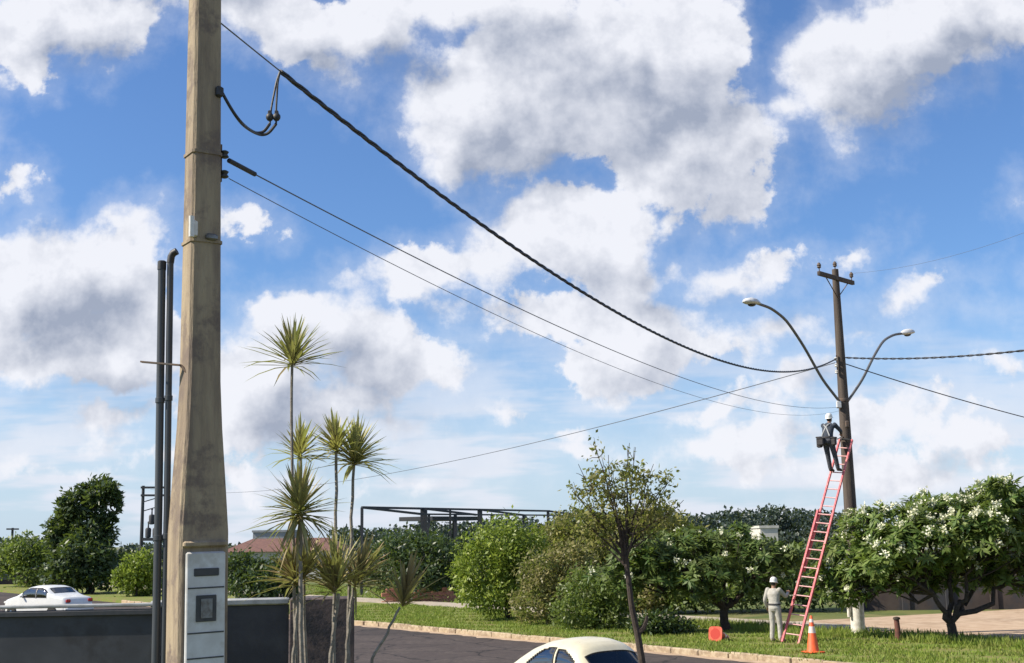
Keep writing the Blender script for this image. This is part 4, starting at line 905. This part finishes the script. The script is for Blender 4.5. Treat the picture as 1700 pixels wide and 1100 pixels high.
# ------------------------------------------------------------------ people
def remesh(name, mb, m, parent, voxel, smooth_it=4):
    me = mb.mesh(name); o = bpy.data.objects.new(name, me); COL.objects.link(o)
    md = o.modifiers.new('r', 'REMESH'); md.mode = 'VOXEL'; md.voxel_size = voxel; md.use_smooth_shade = True
    sm = o.modifiers.new('s', 'SMOOTH'); sm.factor = .5; sm.iterations = smooth_it
    dg = bpy.context.evaluated_depsgraph_get(); me2 = bpy.data.meshes.new_from_object(o.evaluated_get(dg)); bpy.data.objects.remove(o)
    me2.name = name; me2.materials.clear(); return link(name, me2, m, parent, True, 180)
def chain(mb, pts, rs, n=12, ry=None, side=None, k=5):
    p = np.array(pts, float); u = np.linspace(0, len(p)-1, (len(p)-1)*k+1); q = np.stack([np.interp(u, range(len(p)), p[:, a]) for a in range(3)], 1)
    r = np.interp(u, range(len(p)), rs); r2 = None if ry is None else np.interp(u, range(len(p)), ry)
    q[1:-1] = (q[:-2]+2*q[1:-1]+q[2:])/4; mb.tube(q, r, n, True, r2, side); mb.ball(p[0], rs[0]*.98, 10); mb.ball(p[-1], rs[-1]*.98, 10)
def person(label, loc, yaw, J, cloth, trous, bootm, helm, bag=False, group=None):
    """J: joints in a frame where the figure faces -Y"""
    root = empty('person', loc, yaw, label, 'person', group); J = {k: np.array(v, float) for k, v in J.items()}
    body = MB(); sx = np.array([1., 0, 0])
    def torso(mb, g):
        mb.tube([J['pelvis']+[0, 0, -.09], J['pelvis'], J['waist'], J['chest'], J['chest']*.45+J['neck']*.55, J['neck']+[0, 0, -.01]], np.array([.13, .165, .145, .175, .155, .065])+g, 16, True, np.array([.10, .125, .105, .12, .095, .06])+g, sx)
    torso(body, 0.); hd = J['head']; fwd = J.get('look', np.array([0, -1., 0])); fwd = fwd/np.linalg.norm(fwd); rt = np.cross(fwd, [0, 0, 1.]); rt /= np.linalg.norm(rt); upv = np.cross(rt, fwd); HM = np.stack([rt, fwd, upv], 1)
    H = lambda x, y, z: hd+HM@np.array([x, y, z])
    body.tube([J['neck']+[0, 0, -.05], hd-upv*.06], [.062, .056], 12); body.ball(hd, (.074, .095, .112), 16, HM).ball(H(0, .03, -.055), (.056, .062, .062), 12, HM)
    body.ball(H(0, .098, -.012), (.014, .02, .024), 8, HM).ball(H(0, .085, .03), (.05, .018, .012), 8, HM).ball(H(0, .085, -.058), (.026, .014, .010), 8, HM)
    for s in (-1, 1): body.ball(H(s*.076, 0, -.005), (.012, .022, .032), 8, HM)
    shirt = MB(); torso(shirt, .014); tr = MB(); tr.tube([J['pelvis']+[0, 0, -.11], J['pelvis']+[0, 0, -.02], J['waist']*.6+J['pelvis']*.4], [.13, .185, .165], 16, True, [.11, .145, .125], sx)
    for s in ('l', 'r'):
        sh, el, wr = J['sh'+s], J['el'+s], J['wr'+s]
        chain(body, [sh, el, wr], [.05, .04, .028]); chain(shirt, [sh+[0, 0, 0], el, wr*.9+el*.1], [.070, .056, .042])
        hp, kn, an, to = J['hp'+s], J['kn'+s], J['an'+s], J['to'+s]
        chain(body, [hp, kn, an], [.078, .055, .038]); chain(tr, [hp, kn, an+[0, 0, .02]], [.098, .074, .062])
        bt = MB(); chain(bt, [an+[0, 0, .10], an+[0, 0, -.02]], [.055, .05]); chain(bt, [an+[0, 0, -.035], an*.4+to*.6, to], [.045, .048, .036], 10)
        remesh('boot', bt, bootm, root, .014)
        hv = J.get('hd'+s, wr-el); hv = hv/np.linalg.norm(hv); pn = J.get('pn'+s, np.array([0, -1., 0])); sd_ = np.cross(hv, pn); sd_ /= np.linalg.norm(sd_)+1e-9; pn = np.cross(sd_, hv); th_s = -1 if s == 'l' else 1
        pc = wr+hv*.05; body.ball(pc, (.040, .052, .016), 12, np.stack([sd_, hv, pn], 1)); body.tube([wr-hv*.02, wr+hv*.03], [.028, .03], 8)
        for i, (o_, l) in enumerate(((-.030, .062), (-.010, .074), (.010, .070), (.029, .055))):
            b0 = pc+hv*.04+sd_*o_; b1 = b0+hv*l*.55+pn*l*.18; b2 = b1+hv*l*.30+pn*l*.42; body.tube([b0-hv*.02, b0, b1, b2], [.010, .010, .009, .0075], 7)
        t0 = wr+hv*.025+sd_*th_s*.03; t1 = t0+sd_*th_s*.03+hv*.03+pn*.012; body.tube([t0, t1, t1+hv*.03+pn*.012], [.013, .011, .009], 7)
    remesh('body', body, M['skin'], root, .0075, 2); remesh('shirt', shirt, cloth, root, .016); remesh('trousers', tr, trous, root, .016)
    MB().lathe([(.183, -.02), (.188, -.02), (.188, .02), (.183, .02)], 20, tuple(J['pelvis']*.45+J['waist']*.55), np.diag([1, .78, 1])).build('belt', M['leather'], root)
    for s in (-1, 1): MB().ball(H(s*.03, .088, .012), .011, 8, HM).build('eye', M['eye'], root)
    MB().ball(H(0, -.012, .01), (.079, .092, .108), 14, HM).build('hair', M['hair'], root)
    hl = MB(); n = 20; prof = [(1.0, .02), (1.0, .05), (.96, .09), (.85, .125), (.62, .155), (.3, .17), (.02, .173)]; V = [H(.098*k*math.cos(a), .118*k*math.sin(a), z) for k, z in prof for a in np.arange(n)*2*math.pi/n]
    F = [(i*n+j, i*n+(j+1) % n, (i+1)*n+(j+1) % n, (i+1)*n+j) for i in range(len(prof)-1) for j in range(n)]; hl.raw(V, F+[tuple(range((len(prof)-1)*n, len(prof)*n))])
    he = hl.build('helmet', helm, root, angle=60)
    V = []; 
    for a in np.linspace(0, 2*math.pi, 25)[:-1]:
        f = .035+.04*max(0, math.sin(a)); V += [H(.097*math.cos(a), .117*math.sin(a), .03), H((.098+.012)*math.cos(a), (.118+f)*math.sin(a), .016), H(.096*math.cos(a), .116*math.sin(a), .018)]
    MB().raw(V, [(i*3+a, ((i+1) % 24)*3+a, ((i+1) % 24)*3+(a+1) % 3, i*3+(a+1) % 3) for i in range(24) for a in range(3)]).build('brim', helm, he)
    if bag:
        hb = MB()
        for s in (-1, 1):
            c0 = J['chest']; hb.tube([J['waist']+[s*.13, .125, -.03], c0+[s*.02, .142, .0], c0+[-s*.07, .125, .10], J['neck']+[-s*.09, .02, -.005], c0+[-s*.10, -.125, .05], J['waist']+[-s*.10, -.125, -.03]], .018, 6, ry=.008, side=(1, 0, 0))
        hb.build('harness', M['coping'], root)
        for x, y, w, h in ((.24, .06, .16, .30), (-.23, .05, .13, .22), (.12, .20, .20, .20)):
            b = MB().box((J['pelvis'][0]+x, J['pelvis'][1]+y, J['pelvis'][2]-.06), (w, .12, h), bev=.03); bo = b.build('tool_bag', M['leather'], root)
            MB().box((J['pelvis'][0]+x, J['pelvis'][1]+y, J['pelvis'][2]+h/2-.05), (w+.02, .14, .04), bev=.012).build('flap', M['leather'], bo)
    return root
stand = dict(pelvis=(0, 0, .94), waist=(.005, 0, 1.10), chest=(.015, -.015, 1.30), neck=(.02, -.02, 1.47), head=(.02, -.05, 1.60), look=(0, -1, -.12),
  shl=(.185, 0, 1.42), ell=(.27, .05, 1.14), wrl=(.29, -.10, .92), shr=(-.165, -.01, 1.42), elr=(-.25, -.20, 1.22), wrr=(-.20, -.44, 1.33), pnl=(-1, 0, 0), pnr=(.6, 0, -1),
  hpl=(.09, 0, .90), knl=(.10, -.02, .49), anl=(.11, .03, .10), tol=(.13, -.15, .05), hpr=(-.09, 0, .90), knr=(-.11, -.05, .49), anr=(-.12, -.02, .10), tor=(-.15, -.20, .05))
wp = atZ(1289, 1066, .13)
person('standing worker in grey uniform and pale helmet at the ladder foot', (wp[0], wp[1], .13), math.atan2(.62, -(-.78))*1.0+rad(100), stand, M['grey_cloth'], M['grey_cloth'], M['palbt'], M['helmet'])
# worker up the ladder, feet on a rung, facing the timber pole
su = None
for i in range(400):
    s = LL*i/400; q = LB+la*s; k = PXF/((q-_C)@_F)
    if 550-((q-_C)@_U)*k < 786: su = s; break
su = .28+.30*round((su-.28)/.30); rung = LB+la*su+lnn*.0
lean_h = np.array([la[0], la[1], 0]); lean_h /= np.linalg.norm(lean_h); yaw = math.atan2(lean_h[0], -lean_h[1])
slope = np.array([la[0], la[1]])@lean_h[:2]/la[2]
def fr(x, y, z): return (x, y+.10-z*slope*.02, z)
climb = dict(pelvis=fr(0, .30, .95), waist=fr(0, .30, 1.10), chest=fr(0, .24, 1.31), neck=fr(0, .18, 1.47), head=fr(0, .14, 1.60), look=(0, -1, .18),
  shl=fr(.19, .19, 1.41), ell=fr(.27, -.06, 1.30), wrl=fr(.16, -.32, 1.36), shr=fr(-.19, .19, 1.41), elr=fr(-.27, -.02, 1.22), wrr=fr(-.14, -.27, 1.16), pnl=(0, 0, -1), pnr=(0, 0, -1),
  hpl=fr(.09, .28, .91), knl=fr(.12, .12, .52), anl=(.13, .10, .12), tol=(.13, -.10, .07), hpr=fr(-.09, .28, .91), knr=fr(-.12, .14, .50), anr=(-.12, .10, .12), tor=(-.12, -.10, .07))
person('worker in dark clothes standing high on the ladder with tool bags', tuple(rung+np.array([0, 0, -.02])), yaw, climb, M['navy'], M['jeans'], M['boot'], M['helmet'], bag=True)
bs = tuple(rung+np.array([0, 0, .98])); 
q0 = rung+np.array([0, 0, 1.0])-lean_h*.05; q1 = np.array([UX-.15, UY-.12, rung[2]+1.12])
cable('safety_strap', 'pale safety strap from the climbing worker to the timber pole', np.array([q0, (q0+q1)/2+[0, 0, -.05], q1]), .022, M['porc'])
